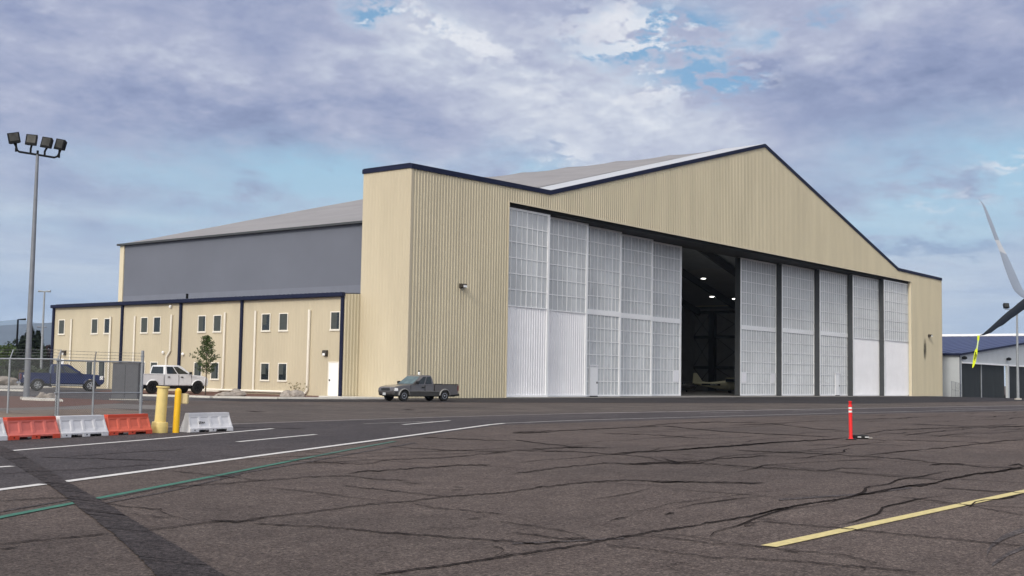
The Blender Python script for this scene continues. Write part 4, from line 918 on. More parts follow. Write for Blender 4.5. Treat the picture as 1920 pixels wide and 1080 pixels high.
def pickup(name_label, loc, rz, c):
    t = thing('pickup_truck', name_label, 'pickup truck', loc, rz)
    Ln, Wd, H, wb, r = c['L'], c['W'], c['H'], c['wb'], c['r']; hw = Wd/2
    fx = c['fo']; FX = Ln/2-fx; RX = FX-wb; F0, R0 = Ln/2, -Ln/2; paint = c['paint']; low = c.get('low', paint)
    zr, zb, zh, zn = c['rocker'], c['belt'], c['hood'], c['nose']; bx = c['cabback']; ra = r*c.get('archk', 1.16)
    def arch(cx, z0, n=10):
        a0 = math.asin(max(-1, min(1, (z0-r)/ra))); return [(cx+ra*math.cos(math.pi-a0-(math.pi-2*a0)*k/n), r+ra*math.sin(math.pi-a0-(math.pi-2*a0)*k/n)) for k in range(n+1)]
    cowl = c['cowl']; m = .03
    front = [(bx, zr)]+arch(FX, zr)+[(F0-.10, zr+.02), (F0-.03, zr+.16), (F0-.01, (zr+zn)/2), (F0-.03, zn-.10), (F0-.10, zn), (F0-.55, zh-.04), (cowl, zh+.01), (cowl-.2, zb+.02), (bx, zb)]
    b = MB(); b.prism(front, -hw+m, hw-m)
    o = b.build('body', paint, t, bevel=.055, segs=3, smooth=40)
    for v in o.data.vertices:   # tumblehome and tapered nose
        z, x = v.co.z, v.co.x
        v.co.y *= 1-.05*max(0, (z-zb*.72)/(zb*.3))-.07*max(0, (x-(F0-.75))/.75)**2
    bz = c['bedtop']; side = [(R0+.03, zr+.08), (RX-ra-.1, zr+.04)]+arch(RX, zr+.03)+[(bx-.02, zr), (bx-.02, bz), (R0+.02, bz-.005)]
    for s in (-1, 1):
        MB().prism(side, s*(hw-m), s*(hw-.10)).build('bed_side', paint, t, bevel=.025, segs=2, smooth=40)
        for cx in (FX, RX):
            fl = MB()
            ring = arch(cx, zr+.02); P2 = []
            for (x, z) in ring:
                d = Vector((x-cx, z-r)); d.normalize(); P2.append((x, z, x+d.x*.055, z+d.y*.055))
            for (a, c2) in zip(P2, P2[1:]):
                y0, y1 = s*(hw-m-.04), s*(hw+.015)
                fl.add([(a[0], y0, a[1]), (c2[0], y0, c2[1]), (c2[2], y0, c2[3]), (a[2], y0, a[3]), (a[0], y1, a[1]), (c2[0], y1, c2[1]), (c2[2], s*(hw-m+.006), c2[3]), (a[2], s*(hw-m+.006), a[3])], [(0,1,2,3),(7,6,5,4),(0,4,5,1),(1,5,6,2),(2,6,7,3),(3,7,4,0)])
            fl.build('fender_flare', c.get('flare', paint), t, smooth=50)
        if c.get('cladding'):
            MB().box((FX-ra-.0-wb+2*ra+.05, s*(hw-m-.01), zr-.02), (FX-ra-.03, s*(hw-m+.014), zr+.26)).build('lower_cladding', low, t, bevel=.01)
            MB().box((FX-wb+ra+.05, s*(hw-m+.0), zr+.262), (FX-ra-.05, s*(hw-m+.018), zr+.29)).build('side_moulding', c['flare'], t)
    MB().box((R0+.02, -hw+.102, zr+.10), (R0+.08, hw-.102, bz-.01)).build('tailgate', paint, t, bevel=.02, smooth=40)
    MB().box((R0+.10, -hw+.11, zr+.2), (bx-.03, hw-.11, zr+.32)).build('bed_floor', M_RUBBER, t)
    MB().box((R0+.10, -hw+.24, .26*H/1.6+.02), (F0-.25, hw-.24, zr+.28)).build('chassis', M_RUBBER, t)
    if c.get('bedcover'): MB().box((R0+.09, -hw+.105, bz-.03), (bx-.02, hw-.105, bz+.02)).build('bed_cover', M_RUBBER, t, bevel=.01)
    else: MB().box((R0+.03, -hw+.025, bz-.003), (bx-.05, -hw+.11, bz+.022)).box((R0+.03, hw-.11, bz-.003), (bx-.05, hw-.025, bz+.022)).build('bed_rail_cap', c.get('railcap', M_RUBBER), t)
    # cab greenhouse
    wt, wbm = hw*.80, hw*.93; x0, x1, x2, x3 = bx+.02, bx+c['rearrake'], cowl-c['wsrake'], cowl-.05
    zt = H-.02
    lo = [(x0, -wbm), (x3, -wbm), (x3, wbm), (x0, wbm)]; hi = [(x1, -wt), (x2, -wt), (x2, wt), (x1, wt)]
    g = MB(); zl = zb-.05
    g.add([(x, y, zl) for x, y in lo]+[(x, y, zt-.05) for x, y in hi]+[(x+(.09 if i in (0, 3) else -.14), y*.90, zt+.01) for i, (x, y) in enumerate(hi)],
          [(3,2,1,0),(0,1,5,4),(1,2,6,5),(2,3,7,6),(3,0,4,7),(4,5,9,8),(5,6,10,9),(6,7,11,10),(7,4,8,11),(8,9,10,11)])
    g.build('cab', paint, t, bevel=.02, segs=2, smooth=45)
    def bil(q, u, v): return q[0].lerp(q[1], u).lerp(q[3].lerp(q[2], u), v)
    def pane(q, poly, name='window', off=.012, mt=M_GLASS):
        q = [Vector(p) for p in q]; n = (q[1]-q[0]).cross(q[3]-q[0]).normalized()
        pts = [bil(q, u, v) for u, v in poly]; k = len(pts)
        b = MB(); b.add([p+n*off for p in pts]+[p-n*.01 for p in pts], [tuple(range(k)), tuple(range(2*k-1, k-1, -1))]+[(i, i+k, (i+1) % k+k, (i+1) % k) for i in range(k)])
        return b.build(name, mt, t)
    A = [(x, y, zl) for x, y in lo]; Bq = [(x, y, zt-.05) for x, y in hi]
    gl = c.get('glass', M_GLASS)
    pane([A[1], A[2], Bq[2], Bq[1]], [(.04, .12), (.96, .12), (.95, .93), (.05, .93)], 'windshield', mt=c.get('wsglass', M_GLASS))
    pane([A[3], A[0], Bq[0], Bq[3]], [(.08, .14), (.92, .14), (.90, .92), (.10, .92)], 'rear_window')
    for s in (0, 1):
        q = [A[0], A[1], Bq[1], Bq[0]] if s == 0 else [A[2], A[3], Bq[3], Bq[2]]
        for (u0, u1, cut) in c['panes']:
            poly = [(u0, .13), (u1, .13), (u1-cut, .92), (u0, .92)]
            if s == 1: poly = [(1-u, v) for u, v in poly][::-1]
            pane(q, poly)
    for s in (-1, 1):
        yo = s*(hw-m)
        for dx in c['doorlines']:
            MB().box((dx-.006, min(yo-s*.03, yo+s*.002), zr+.02), (dx+.006, max(yo-s*.03, yo+s*.002), zb-.05)).build('door_seam', M_RUBBER, t)
        for dx in c['handles']:
            MB().box((dx-.09, min(yo, yo+s*.025), zb-.22), (dx+.09, max(yo, yo+s*.025), zb-.15)).build('door_handle', c.get('handle', M_RUBBER), t)
        MB().prism([(cowl-.42, zb+.02), (cowl-.28, zb+.0), (cowl-.26, zb+.17), (cowl-.42, zb+.19)], s*(hw-.02), s*(hw+.17)).build('side_mirror', c.get('mirror', M_RUBBER), t, bevel=.02)
        wheel(t, FX, s*(hw-.15), r, c['tw'], s, c['rim'], c['spokes'], c.get('rimr', .6)); wheel(t, RX, s*(hw-.15), r, c['tw'], s, c['rim'], c['spokes'], c.get('rimr', .6))
        # lamps
        y0, y1 = s*(hw*.44), s*(hw-.055); zl0, zl1 = c['lamp']
        MB().add([(F0-.035, y0, zl0), (F0-.10, y1, zl0), (F0-.14, y1, zl1), (F0-.05, y0, zl1), (F0-.25, y0, zl0), (F0-.36, s*(hw-.030), zl0), (F0-.34, s*(hw-.034), zl1-.02), (F0-.25, y0, zl1)], [(0,1,2,3),(7,6,5,4),(0,4,5,1),(1,5,6,2),(2,6,7,3),(3,7,4,0)]).build('headlight', M_WHITE, t, bevel=.012)
        MB().box((R0-.005, min(s*(hw-.24), s*(hw-.022)), zr+.30), (R0+.09, max(s*(hw-.24), s*(hw-.022)), bz-.06)).build('taillight', mat('red lamp plastic', (.16, .012, .012), .3), t, bevel=.015)
    # front: bumper, grille, plate
    def across(poly, y, name, m_, bv=.02): return MB().prism(poly, -y, y).build(name, m_, t, bevel=bv, segs=2, smooth=45)
    o = across([(F0-.25, zr-.04), (F0-.02, zr-.02), (F0+.06, zr+.06), (F0+.05, zr+.22), (F0-.02, zr+.26), (F0-.25, zr+.26)], hw-.05, 'front_bumper', c.get('bumper', paint), .03)
    for v in o.data.vertices: v.co.x -= .22*max(0, (abs(v.co.y)-hw*.55)/(hw*.45))**2
    MB().box((F0-.06, -hw*.50, zl0+.0), (F0-.008, hw*.50, zl1-.02)).build('grille', M_RUBBER, t, bevel=.01)
    b = MB()
    for k in range(3): b.box((F0-.006, -hw*.48, zl0+.03+k*(zl1-zl0-.06)/3), (F0+.004, hw*.48, zl0+.045+k*(zl1-zl0-.06)/3))
    b.build('grille_bars', M_FRAME_G, t)
    MB().box((F0+.062, -.15, zr+.02), (F0+.072, .15, zr+.17)).build('number_plate', mat('plate', (.5, .52, .55), .4), t)
    across([(R0-.14, zr-.0), (R0+.04, zr-.02), (R0+.04, zr+.14), (R0-.12, zr+.14)], hw-.08, 'rear_bumper', c.get('rbumper', M_CHROME), .02)
    if c.get('step'): 
        for s in (-1, 1): MB().tube([(bx+.05, s*(hw-.02), zr-.08), (FX-ra-.1, s*(hw-.02), zr-.08)], .035, 8).build('side_step', M_CHROME, t)
    return t
def paintm(n, rgb, **k): return mat(n, rgb, .32, metal=k.get('metal', .0), var=.02, coat=.6, spec=.5)
P_GREY = paintm('pewter truck paint', (.125, .118, .120), metal=.35); P_WHITE = paintm('white truck paint', (.78, .78, .80)); P_BLUE = mat('dark blue truck paint', (.003, .014, .085), .35, var=.02, spec=.3)
P_CLAD = mat('grey plastic cladding', (.035, .034, .032), .6); P_LIGHT = mat('silver moulding', (.24, .235, .225), .4, metal=.3)
M_WSGLASS = mat('pale windshield glass', (.10, .15, .15), .08, var=.5, vscale=1.2, spec=.6)
gh = Vector((-.985, .17, 0)).normalized()
gpos = AT(784.5, 726, 74.2); gpos.z = 0.006
tk = pickup('small dark grey extended cab pickup parked by the tan hangar wall', gpos, math.atan2(gh.y, gh.x),
  dict(L=5.0, W=1.74, H=1.60, wb=3.10, r=.335, fo=.82, rocker=.34, belt=1.03, hood=.99, nose=.84, cabback=-.60, bedtop=1.04, cowl=1.15, paint=P_GREY, low=P_CLAD, flare=P_LIGHT, cladding=True,
       rearrake=.14, wsrake=.78, panes=[(.49, .86, .13), (.10, .42, .0)], doorlines=[-.62, .12, 1.20], handles=[.28], tw=.22, rim=M_CHROME, spokes=0, lamp=(.62, .80), bumper=P_CLAD, rbumper=P_CLAD, wsglass=M_WSGLASS, rimr=.52))
o = MB().lathe([(.05, 1.60), (.05, 1.66), (.07, 1.67), (.07, 1.75), (.04, 1.78)], 14, c=(-.10, -.1, 0)).build('beacon', M_WHITE, tk); 
MB().lathe([(.05, 1.785), (.055, 1.84), (.02, 1.88)], 12, c=(-.10, -.1, 0)).build('beacon_cap', M_BLACK, o)
full = dict(L=5.75, W=1.98, wb=3.62, fo=.95, rearrake=.10, wsrake=.95, lamp=(.84, 1.12), tw=.30)
wr_ = dict(full, H=1.98, r=.44, rocker=.56, belt=1.34, hood=1.30, nose=1.16, cabback=-.80, bedtop=1.33, cowl=1.58, paint=P_WHITE, panes=[(.50, .90, .16), (.09, .46, .02)], doorlines=[-.82, .36, 1.40],
   handles=[-.45, .62], rim=M_BLACK, spokes=6, mirror=M_RUBBER, railcap=P_WHITE, bumper=P_WHITE, archk=1.14, rimr=.58)
wp = AT(312, 712, 84); wp.z = .02
pickup('white crew cab pickup with black wheels parked facing the office wing', wp, math.atan2(-.03, .99), wr_)
br_ = dict(full, H=1.94, r=.41, rocker=.50, belt=1.27, hood=1.24, nose=1.10, cabback=-.85, bedtop=1.27, cowl=1.42, paint=P_BLUE, panes=[(.50, .90, .16), (.09, .46, .02)], doorlines=[-.87, .3, 1.25],
   handles=[-.5, .55], rim=M_CHROME, spokes=6, mirror=P_BLUE, railcap=P_BLUE, bumper=P_BLUE, handle=P_BLUE, step=True, archk=1.15, rimr=.60)
bp_ = AT(116, 708, 88); bp_.z = .02
tk = pickup('dark blue crew cab pickup parked behind the chain link fence', bp_, math.atan2(-.44, .90), br_)
MB().lathe([(.13, -.995-.006), (.13, -.992)], 20, 'y', c=(-2.55, 0, 1.02)).build('round_decal', M_WHITE, tk)

# utility cabinet behind the fence
cp_ = G(238, 750)
t = thing('utility_cabinet', 'plain dark grey cabinet standing behind the fence corner', 'cabinet', cp_, -YAW)
MB().box((-.72, -.35, .06), (.66, .35, 1.93)).build('body', M_CAB, t, bevel=.02)
MB().box((-.74, -.37, 1.932), (.68, .37, 1.97)).build('lid', M_CAB, t)
MB().box((-.04, -.362, .15), (-.025, -.352, 1.85)).build('door_seam', M_BLACK, t)
MB().box((-.80, -.42, 0), (.74, .42, .058)).build('plinth', M_CONC, t)
# small white sign near annex corner
# ------------------------------------------------------------------ rocks and plants
def boulder(c, sx, sy, sz, seed, label):
    bm = bmesh.new(); bmesh.ops.create_icosphere(bm, subdivisions=3, radius=1)
    for v in bm.verts:
        n = noise.noise(v.co*1.3+Vector((seed, 0, 0)))*.35+noise.noise(v.co*3.1+Vector((0, seed, 0)))*.14
        v.co *= 1+n; v.co = Vector((v.co.x*sx, v.co.y*sy, max(-.05, v.co.z*sz+sz*.35)))
    me = bpy.data.meshes.new('boulder'); bm.to_mesh(me); bm.free(); me.materials.append(M_ROCK)
    o = bpy.data.objects.new('boulder', me); COL.objects.link(o); o.location = c; return tag(o, label, 'boulder', 'landscape boulders')
boulder(G(94, 749.5), .42, .32, .26, 3, 'largest pale boulder in the bark bed behind the fence'); boulder(G(78, 747.5), .26, .22, .24, 8, 'smaller pale boulder tucked against the largest boulder')
boulder(G(428, 743.5), .95, .5, .22, 12, 'long low pale boulder left of the navy downpipe foot'); boulder(G(446, 743.5), .55, .5, .35, 19, 'rounded boulder at the foot of a navy downpipe')
boulder(G(540, 746.5), .55, .4, .34, 23, 'boulder left of the pair beneath the dry shrub'); boulder(G(557, 746.8), .50, .4, .38, 27, 'boulder right of the pair beneath the dry shrub')
b = MB()
pr = gp([(41, 750.5), (48, 748.2), (62, 748.6), (75, 750), (90, 750.2), (108, 750), (118, 753.5), (100, 752.2), (72, 751.8), (60, 751.2)])
b.add([Vector((p.x, p.y, .012)) for p in pr]+[Vector((p.x, p.y, .10)) for p in pr], [tuple(range(10)), tuple(range(19, 9, -1))]+[(i, i+10, (i+1) % 10+10, (i+1) % 10) for i in range(10)])
struct(b.build('concrete_edging', M_CURB))
def leaves(b, c, n, rx, ry, rz, size, rnd, flat=.5):
    for _ in range(n):
        while True:
            p = Vector((rnd.uniform(-1, 1), rnd.uniform(-1, 1), rnd.uniform(-1, 1)))
            if p.length <= 1: break
        p = Vector((p.x*rx, p.y*ry, p.z*rz))+c
        d = Vector((rnd.gauss(0, 1), rnd.gauss(0, 1), rnd.gauss(0, flat))).normalized(); u = d.orthogonal().normalized(); s = size*rnd.uniform(.6, 1.3)
        u = (u*math.cos(1)+d.cross(u)*math.sin(rnd.uniform(0, 6))).normalized()
        b.add([p-d*s, p+u*s*.45, p+d*s, p-u*s*.45], [(0,1,2,3)])
def young_tree(loc, h, label):
    rnd = random.Random(4); t = thing('young_tree', label, 'tree', loc)
    tb = MB(); tb.tube([(0,0,0), (.02,0,h*.3), (-.03,0,h*.6), (.05,0,h*.96)], [.045, .04, .028, .008], 7); lb = MB()
    for k in range(34):
        f = .36+.62*k/34; z = h*f; a = k*2.4; rl = (1.25*(1-f)*1.35+.16)*rnd.uniform(.6, 1.2)
        if f < .5: rl *= .55+(f-.36)*2.5
        p = Vector((0, 0, z)); q = Vector((math.cos(a)*rl, math.sin(a)*rl, z+rl*.55))
        tb.tube([p, p.lerp(q, .5)+Vector((0,0,.03)), q], [.014, .009, .004], 4)
        for j in range(5):
            leaves(lb, p.lerp(q, .3+.17*j), 17, .17, .17, .14, .065, rnd)
    tb.build('trunk', M_BARK, t); lb.build('crown', M_LEAF, t, fix=False)
tp = G(385, 741.5); z_t = (tp-CAM).dot(_F)
young_tree(tp, (741.5-629)/F_PX*z_t, 'slender young leafy tree planted before the office wing')
def shrub():
    rnd = random.Random(9); t = thing('shrub', 'spiky dry shrub growing over the boulders near the office door', 'shrub', G(556, 745.5)); b = MB()
    for k in range(70):
        a = rnd.uniform(0, 6.28); r = rnd.uniform(.05, .6); h = rnd.uniform(.35, .95); o = Vector((rnd.uniform(-.25, .25), rnd.uniform(-.25, .25), 0))
        tip = o+Vector((math.cos(a)*r, math.sin(a)*r, h)); b.add([o+Vector((.02,0,.05)), o-Vector((.02,0,-.05)), o.lerp(tip, .6)+Vector((.03,.02,0)), tip], [(0,1,2),(0,2,3)])
        if k % 3 == 0: leaves(b, tip, 6, .08, .08, .06, .06, rnd)
    b.build('foliage', M_SAGE, t, fix=False)
shrub()
def conifer(u, vt, z, w, label, seed, m=M_LEAF_D, n=2600, base_v=None):
    rnd = random.Random(seed); p = AT(u, 700, z); p.z = 0; h = AT(u, vt, z).z
    t = thing('conifer_tree', label, 'tree', p); MB().tube([(0,0,0), (0,0,h*.95)], [w*.06, .03], 7).build('trunk', M_BARK, t); b = MB()
    for k in range(n):
        f = rnd.random()**.8; zz = h*(.06+.94*f); rr = w*(1-f)**.85*(.75+.35*noise.noise(Vector((f*9, seed, 0)))); a = rnd.uniform(0, 6.283)
        q = rr*rnd.random()**.35*(1+.25*math.sin(a*5+f*20)); s = rnd.uniform(.14, .34)*(.5+z/250)
        c = Vector((math.cos(a)*q, math.sin(a)*q, zz-q*.15)); d = Vector((math.cos(a), math.sin(a), rnd.uniform(-.5, .2))); e2 = Vector((-math.sin(a), math.cos(a), rnd.uniform(-.4, .4)))
        b.add([c-d*s, c+e2*s*.5, c+d*s, c-e2*s*.5], [(0,1,2,3)])
    b.build('crown', m, t, fix=False)
def bush(u, vt, z, w, label, seed, m, n=1800, name='leafy_tree', cat='tree'):
    rnd = random.Random(seed); p = AT(u, 700, z); p.z = 0; h = AT(u, vt, z).z
    t = thing(name, label, cat, p); tb = MB().tube([(0,0,0), (0,0,h*.6)], [.16, .08], 6)
    b = MB()
    for k in range(14):
        a = rnd.uniform(0, 6.28); q = w*.62*rnd.random()**.5; c = Vector((math.cos(a)*q, math.sin(a)*q, h*(.22+.60*rnd.random()*(1-.35*q/w)))); tb.tube([(0,0,h*.2), c*.8], [.07, .03], 4)
        leaves(b, c, n//14, w*.36, w*.36, h*.19, .13+z/1400, rnd)
    tb.build('trunk', M_BARK, t); b.build('crown', m, t, fix=False)
conifer(53, 611, 165, 3.7, 'tall pointed dark conifer behind the floodlight mast', 1, n=4200)
conifer(68, 620, 172, 2.8, 'second pointed conifer just right of the tall one', 2)
conifer(40, 630, 168, 2.6, 'stout dark conifer left of the tall pointed one', 3)
bush(7, 630, 170, 2.6, 'green rounded tree at the left edge of the photo', 5, M_LEAF)
bush(23, 628, 175, 2.2, 'green tree in front of the short dark street lamp', 6, M_LEAF_D)
bush(90, 630, 160, 2.3, 'dark red leaved tree touching the office wing corner', 7, M_LEAF_R)
bush(80, 640, 158, 1.4, 'dark tree between the conifers and the red leaved tree', 8, M_LEAF_D)
bush(-25, 640, 170, 3.0, 'broad tree just beyond the left edge', 15, M_LEAF_D)
for i, (u, v, z, w, mm, lb) in enumerate(((3, 686, 120, 2.0, M_LEAF_G, 'low grey green bush farthest left in the car park'), (20, 690, 126, 1.6, M_LEAF_G, 'low bush beside the left fence post'), (40, 691, 124, 1.3, M_SAGE, 'small dry bush left of the mast'), (70, 684, 130, 1.6, M_LEAF_G, 'green bush seen right behind the mast'), (88, 687, 128, 1.3, M_LEAF_G, 'low bush under the red leaved tree'))):
    bush(u, v, z, w, lb, 20+i, mm, 900, 'bush', 'bush')
boulder(AT(6, 694, 112)*1 and Vector((AT(6, 694, 112).x, AT(6, 694, 112).y, 0)), 1.3, 1.0, .6, 31, 'pale rocky mound at the left edge behind the fence')
for i, (u0, u1, vv) in enumerate(((-40, 36, 694), (-40, 40, 707))):
    p, q = gp([(u0, vv+9), (u1, vv+9.5)])
# grassy verge beyond the lot
sheet('grass_verge', gp([(-120, 706), (40, 707), (100, 709), (100, 713), (40, 716), (-120, 715)]), .02, mat('dry grass', (.10, .12, .05), .95, var=.4, vscale=.5))
sheet('far_lot', gp([(-120, 716), (60, 717), (100, 718), (100, 727), (40, 729), (-120, 727)]), .02, M_CONC)
# ------------------------------------------------------------------ mountains
def ridge(name, z, prof, depth, m):
    b = MB(); P = []; n = 60
    us = [prof[0][0]+(prof[-1][0]-prof[0][0])*k/n for k in range(n+1)]
    def pv(u):
        for (a, va), (c, vc) in zip(prof, prof[1:]):
            if a <= u <= c: return va+(vc-va)*(u-a)/(c-a)
        return prof[-1][1]
    rows = 8; vs = []
    for i, u in enumerate(us):
        top = AT(u, pv(u)+noise.noise(Vector((u*.05, z*.01, 0)))*1.5, z); fw = (top-CAM); fw.z = 0; fw.normalize()
        for j in range(rows+1):
            f = j/rows; q = top-fw*depth*(1-f); hh = (top.z+2)*(f**1.3)*(1+.16*noise.noise(Vector((u*.07, f*3, z*.002)))*(1 if 0 < j < rows else 0)); vs.append((q.x, q.y, hh-2))
        q = top+fw*depth*.7; vs.append((q.x, q.y, -2))
    R2 = rows+2
    b.add(vs, [(i*R2+j, (i+1)*R2+j, (i+1)*R2+j+1, i*R2+j+1) for i in range(n) for j in range(R2-1)])
    return struct(b.build(name, m, smooth=60, fix=False))
ridge('mountain_ridge', 5500, [(-2600, 640), (-900, 625), (-300, 618), (0, 611), (50, 607), (98, 604.5), (170, 606), (400, 640), (700, 680)], 1800, M_MOUNT)
ridge('far_mountain', 9500, [(-1500, 640), (-300, 620), (0, 602), (30, 598.5), (52, 602), (90, 609), (240, 640), (500, 680)], 2500, M_MOUNT2)

# ------------------------------------------------------------------ airliner wing tip with split winglet
WZ = 36.0; wo_ = AT(1960, 600, WZ)
wg = thing('parked_airliner', 'parked airliner whose split winglet reaches in from the right edge', 'airliner', wo_)
_Fh = Vector((_F.x, _F.y, 0)).normalized(); _Rh = Vector((_R0.x, _R0.y, 0)).normalized(); UZ = Vector((0, 0, 1))
def airliner_body():
    b = MB(); P0 = AT(1948, 563, WZ)-wo_; secs = []
    for f in (0, .03, .35, 1):
        ch = 1.5+3.9*f; c = P0+_Rh*(15.5*f)+UZ*(-.9*f)-_Fh*(2.6*f); th = .11*ch; ring = []
        for (x, z) in ((-.5, 0), (-.35, .55), (-.1, .75), (.2, .45), (.5, 0), (.2, -.2), (-.1, -.3), (-.35, -.3)): ring.append(c+_Fh*(-x*ch)+UZ*(z*th))
        secs.append(ring)
    vs = [v for r in secs for v in r]; fs = [(i*8+k, i*8+(k+1) % 8, (i+1)*8+(k+1) % 8, (i+1)*8+k) for i in range(3) for k in range(8)]+[tuple(range(8)), tuple(range(31, 23, -1))]
    b.add(vs, fs).build('wing', M_WING, wg, smooth=50)
    gzr = -wo_.z; c0 = P0+_Rh*17.0; c0.z = gzr+3.3; ax_ = -_Fh
    st = [(-16, .25, .9), (-12, 1.0, .6), (-7, 1.8, .1), (0, 1.9, 0), (8, 1.9, 0), (11, 1.75, -.05), (13, 1.2, -.25), (14, .25, -.5)]
    vs = [c0+ax_*x+_Rh*(r*math.cos(a))+UZ*(r*math.sin(a)+dz) for x, r, dz in st for a in [2*math.pi*k/20 for k in range(20)]]
    fs = [(i*20+k, i*20+(k+1) % 20, (i+1)*20+(k+1) % 20, (i+1)*20+k) for i in range(7) for k in range(20)]+[tuple(range(20)), tuple(range(159, 139, -1))]
    MB().add(vs, fs).build('fuselage', M_WING_W, wg, smooth=60)
    e = P0+_Rh*11.0+ax_*3.2; e.z = gzr+1.55
    MB().tube([e-ax_*1.9, e-ax_*.9, e+ax_*.6, e+ax_*1.5], [.45, .85, .95, .85], 18).build('engine', M_WING, wg, smooth=50)
    q = [c0-ax_*10+UZ*1.4, c0-ax_*15.5+UZ*1.6, c0-ax_*17.5+UZ*7.2, c0-ax_*15.5+UZ*7.2]
    MB().add([p+_Rh*.12 for p in q]+[p-_Rh*.12 for p in q], [(0,1,2,3),(7,6,5,4),(0,4,5,1),(1,5,6,2),(2,6,7,3),(3,7,4,0)]).build('tail_fin', M_WING_W, wg)
    for d in (c0+ax_*11, c0-ax_*1.5-_Rh*2.6, c0-ax_*1.5+_Rh*2.6):
        d = Vector((d.x, d.y, gzr)); MB().tube([d+UZ*.4, d+UZ*2.4], .12, 8).build('landing_gear', M_GALV, wg)
        MB().tube([d+UZ*.5-_Rh*.45, d+UZ*.5+_Rh*.45], .5, 18).build('wheel', M_TYRE, wg)
airliner_body()
def blade(st, name, m, thick, parent=wg, m0=None, zsh=0.0):
    """stations of (left/top point, right/bottom point) spanwise; lens-shaped section"""
    b = MB(); k = 7; vs = []; n = len(st)
    for (a, c) in st:
        A, C = AT(*a, WZ)-wo_, AT(*c, WZ)-wo_; ch = (C-A).length
        for s in (1, -1):
            for j in range(k):
                f = j/(k-1); th = thick*ch*4*f*(1-f)*(.6+.4*(1-f)); vs.append(A.lerp(C, f)+_F*(-s*th/2)-_F*0.0+_F*f*zsh*ch)
    fs = []
    for i in range(n-1):
        for s in range(2):
            for j in range(k-1):
                a0 = i*2*k+s*k+j; fs.append((a0, a0+1, a0+2*k+1, a0+2*k))
    b.add(vs, fs); o = b.build(name, m, parent, smooth=60)
    return o
def cz(l): return [((1760+a/3.175, 360+b_/3.175), (1760+c/3.175, 360+d/3.175)) for a, b_, c, d in l]
up = cz([(237, 40, 241, 42), (247, 52, 254, 56), (262, 80, 278, 86), (276, 122, 297, 126), (290, 165, 315, 168), (305, 205, 330, 206), (320, 245, 345, 248), (334, 285, 362, 288)])
band = cz([(334, 285, 362, 288), (344, 305, 376, 318), (362, 352, 405, 372)]); lowr = cz([(362, 352, 405, 372), (385, 428, 432, 428), (410, 500, 462, 495), (436, 562, 486, 550), (452, 590, 500, 578), (474, 612, 520, 600), (508, 634, 550, 618), (560, 650, 600, 622), (600, 662, 640, 628)])
blade(up, 'upper_winglet_tip', M_WING, .10); blade(band, 'winglet_band', M_WING_W, .10); blade(lowr, 'upper_winglet', M_WING, .12)
dn = cz([(243, 853, 244, 855), (262, 845, 268, 853), (300, 812, 312, 838), (340, 775, 352, 808), (370, 747, 384, 792), (410, 712, 430, 755), (440, 690, 462, 734), (475, 660, 500, 706), (508, 634, 545, 678), (560, 622, 600, 668)])
blade(dn, 'lower_winglet', M_WING_SHADE, .10)
tg = thing('warning_streamer', 'fluorescent yellow ribbon with black letters hanging from the lower winglet tip', 'warning ribbon', AT(1842, 629, WZ-.03))
def ribbon(pts, wpx, m, name, off=0.0, tk_=.012):
    b = MB(); o = AT(1842, 629, WZ-.03); vs = []
    for (u, v), w in zip(pts, wpx):
        for s in (-1, 1):
            p = AT(u+s*w/2, v+s*w*.12, WZ-.03)-o; vs += [p-_F*(off+tk_), p-_F*off]
    n = len(pts); fs = []
    for i in range(n-1):
        a = i*4; fs += [(a, a+2, a+6, a+4), (a+1, a+5, a+7, a+3), (a, a+4, a+5, a+1), (a+2, a+3, a+7, a+6)]
    fs += [(0, 1, 3, 2), (4*n-4, 4*n-2, 4*n-1, 4*n-3)]
    b.add(vs, fs); return b.build(name, m, tg)
ribbon([(1834.6, 629), (1834.2, 633), (1833.8, 638.5)], [3.6, 3.8, 3.2], M_TAG, 'knot'); ribbon([(1833.8, 638.5), (1832.8, 646), (1831.6, 654)], [2.4, 2.2, 2.6], M_TAG2, 'strap')
ribbon([(1831.4, 653.5), (1830.4, 657), (1829.3, 664), (1827.8, 672), (1826.2, 680), (1824.6, 686), (1823.2, 690)], [2.4, 4.6, 5.8, 5.6, 5.0, 3.0, .6], M_TAG, 'flag')
d_ = (AT(1826.2, 680, WZ)-AT(1830.4, 657, WZ)).normalized(); nrm_ = -_F; up_ = nrm_.cross(d_).normalized()
ctr = AT(1828.5, 668, WZ-.03)-AT(1842, 629, WZ-.03)-_F*.02
mtx = Matrix.Translation(ctr) @ Matrix((d_, up_, nrm_)).transposed().to_4x4()
text_mesh('REMOVE\nBEFORE FLIGHT', 'lettering', M_INK, tg, .036, mtx, bold=.0006)

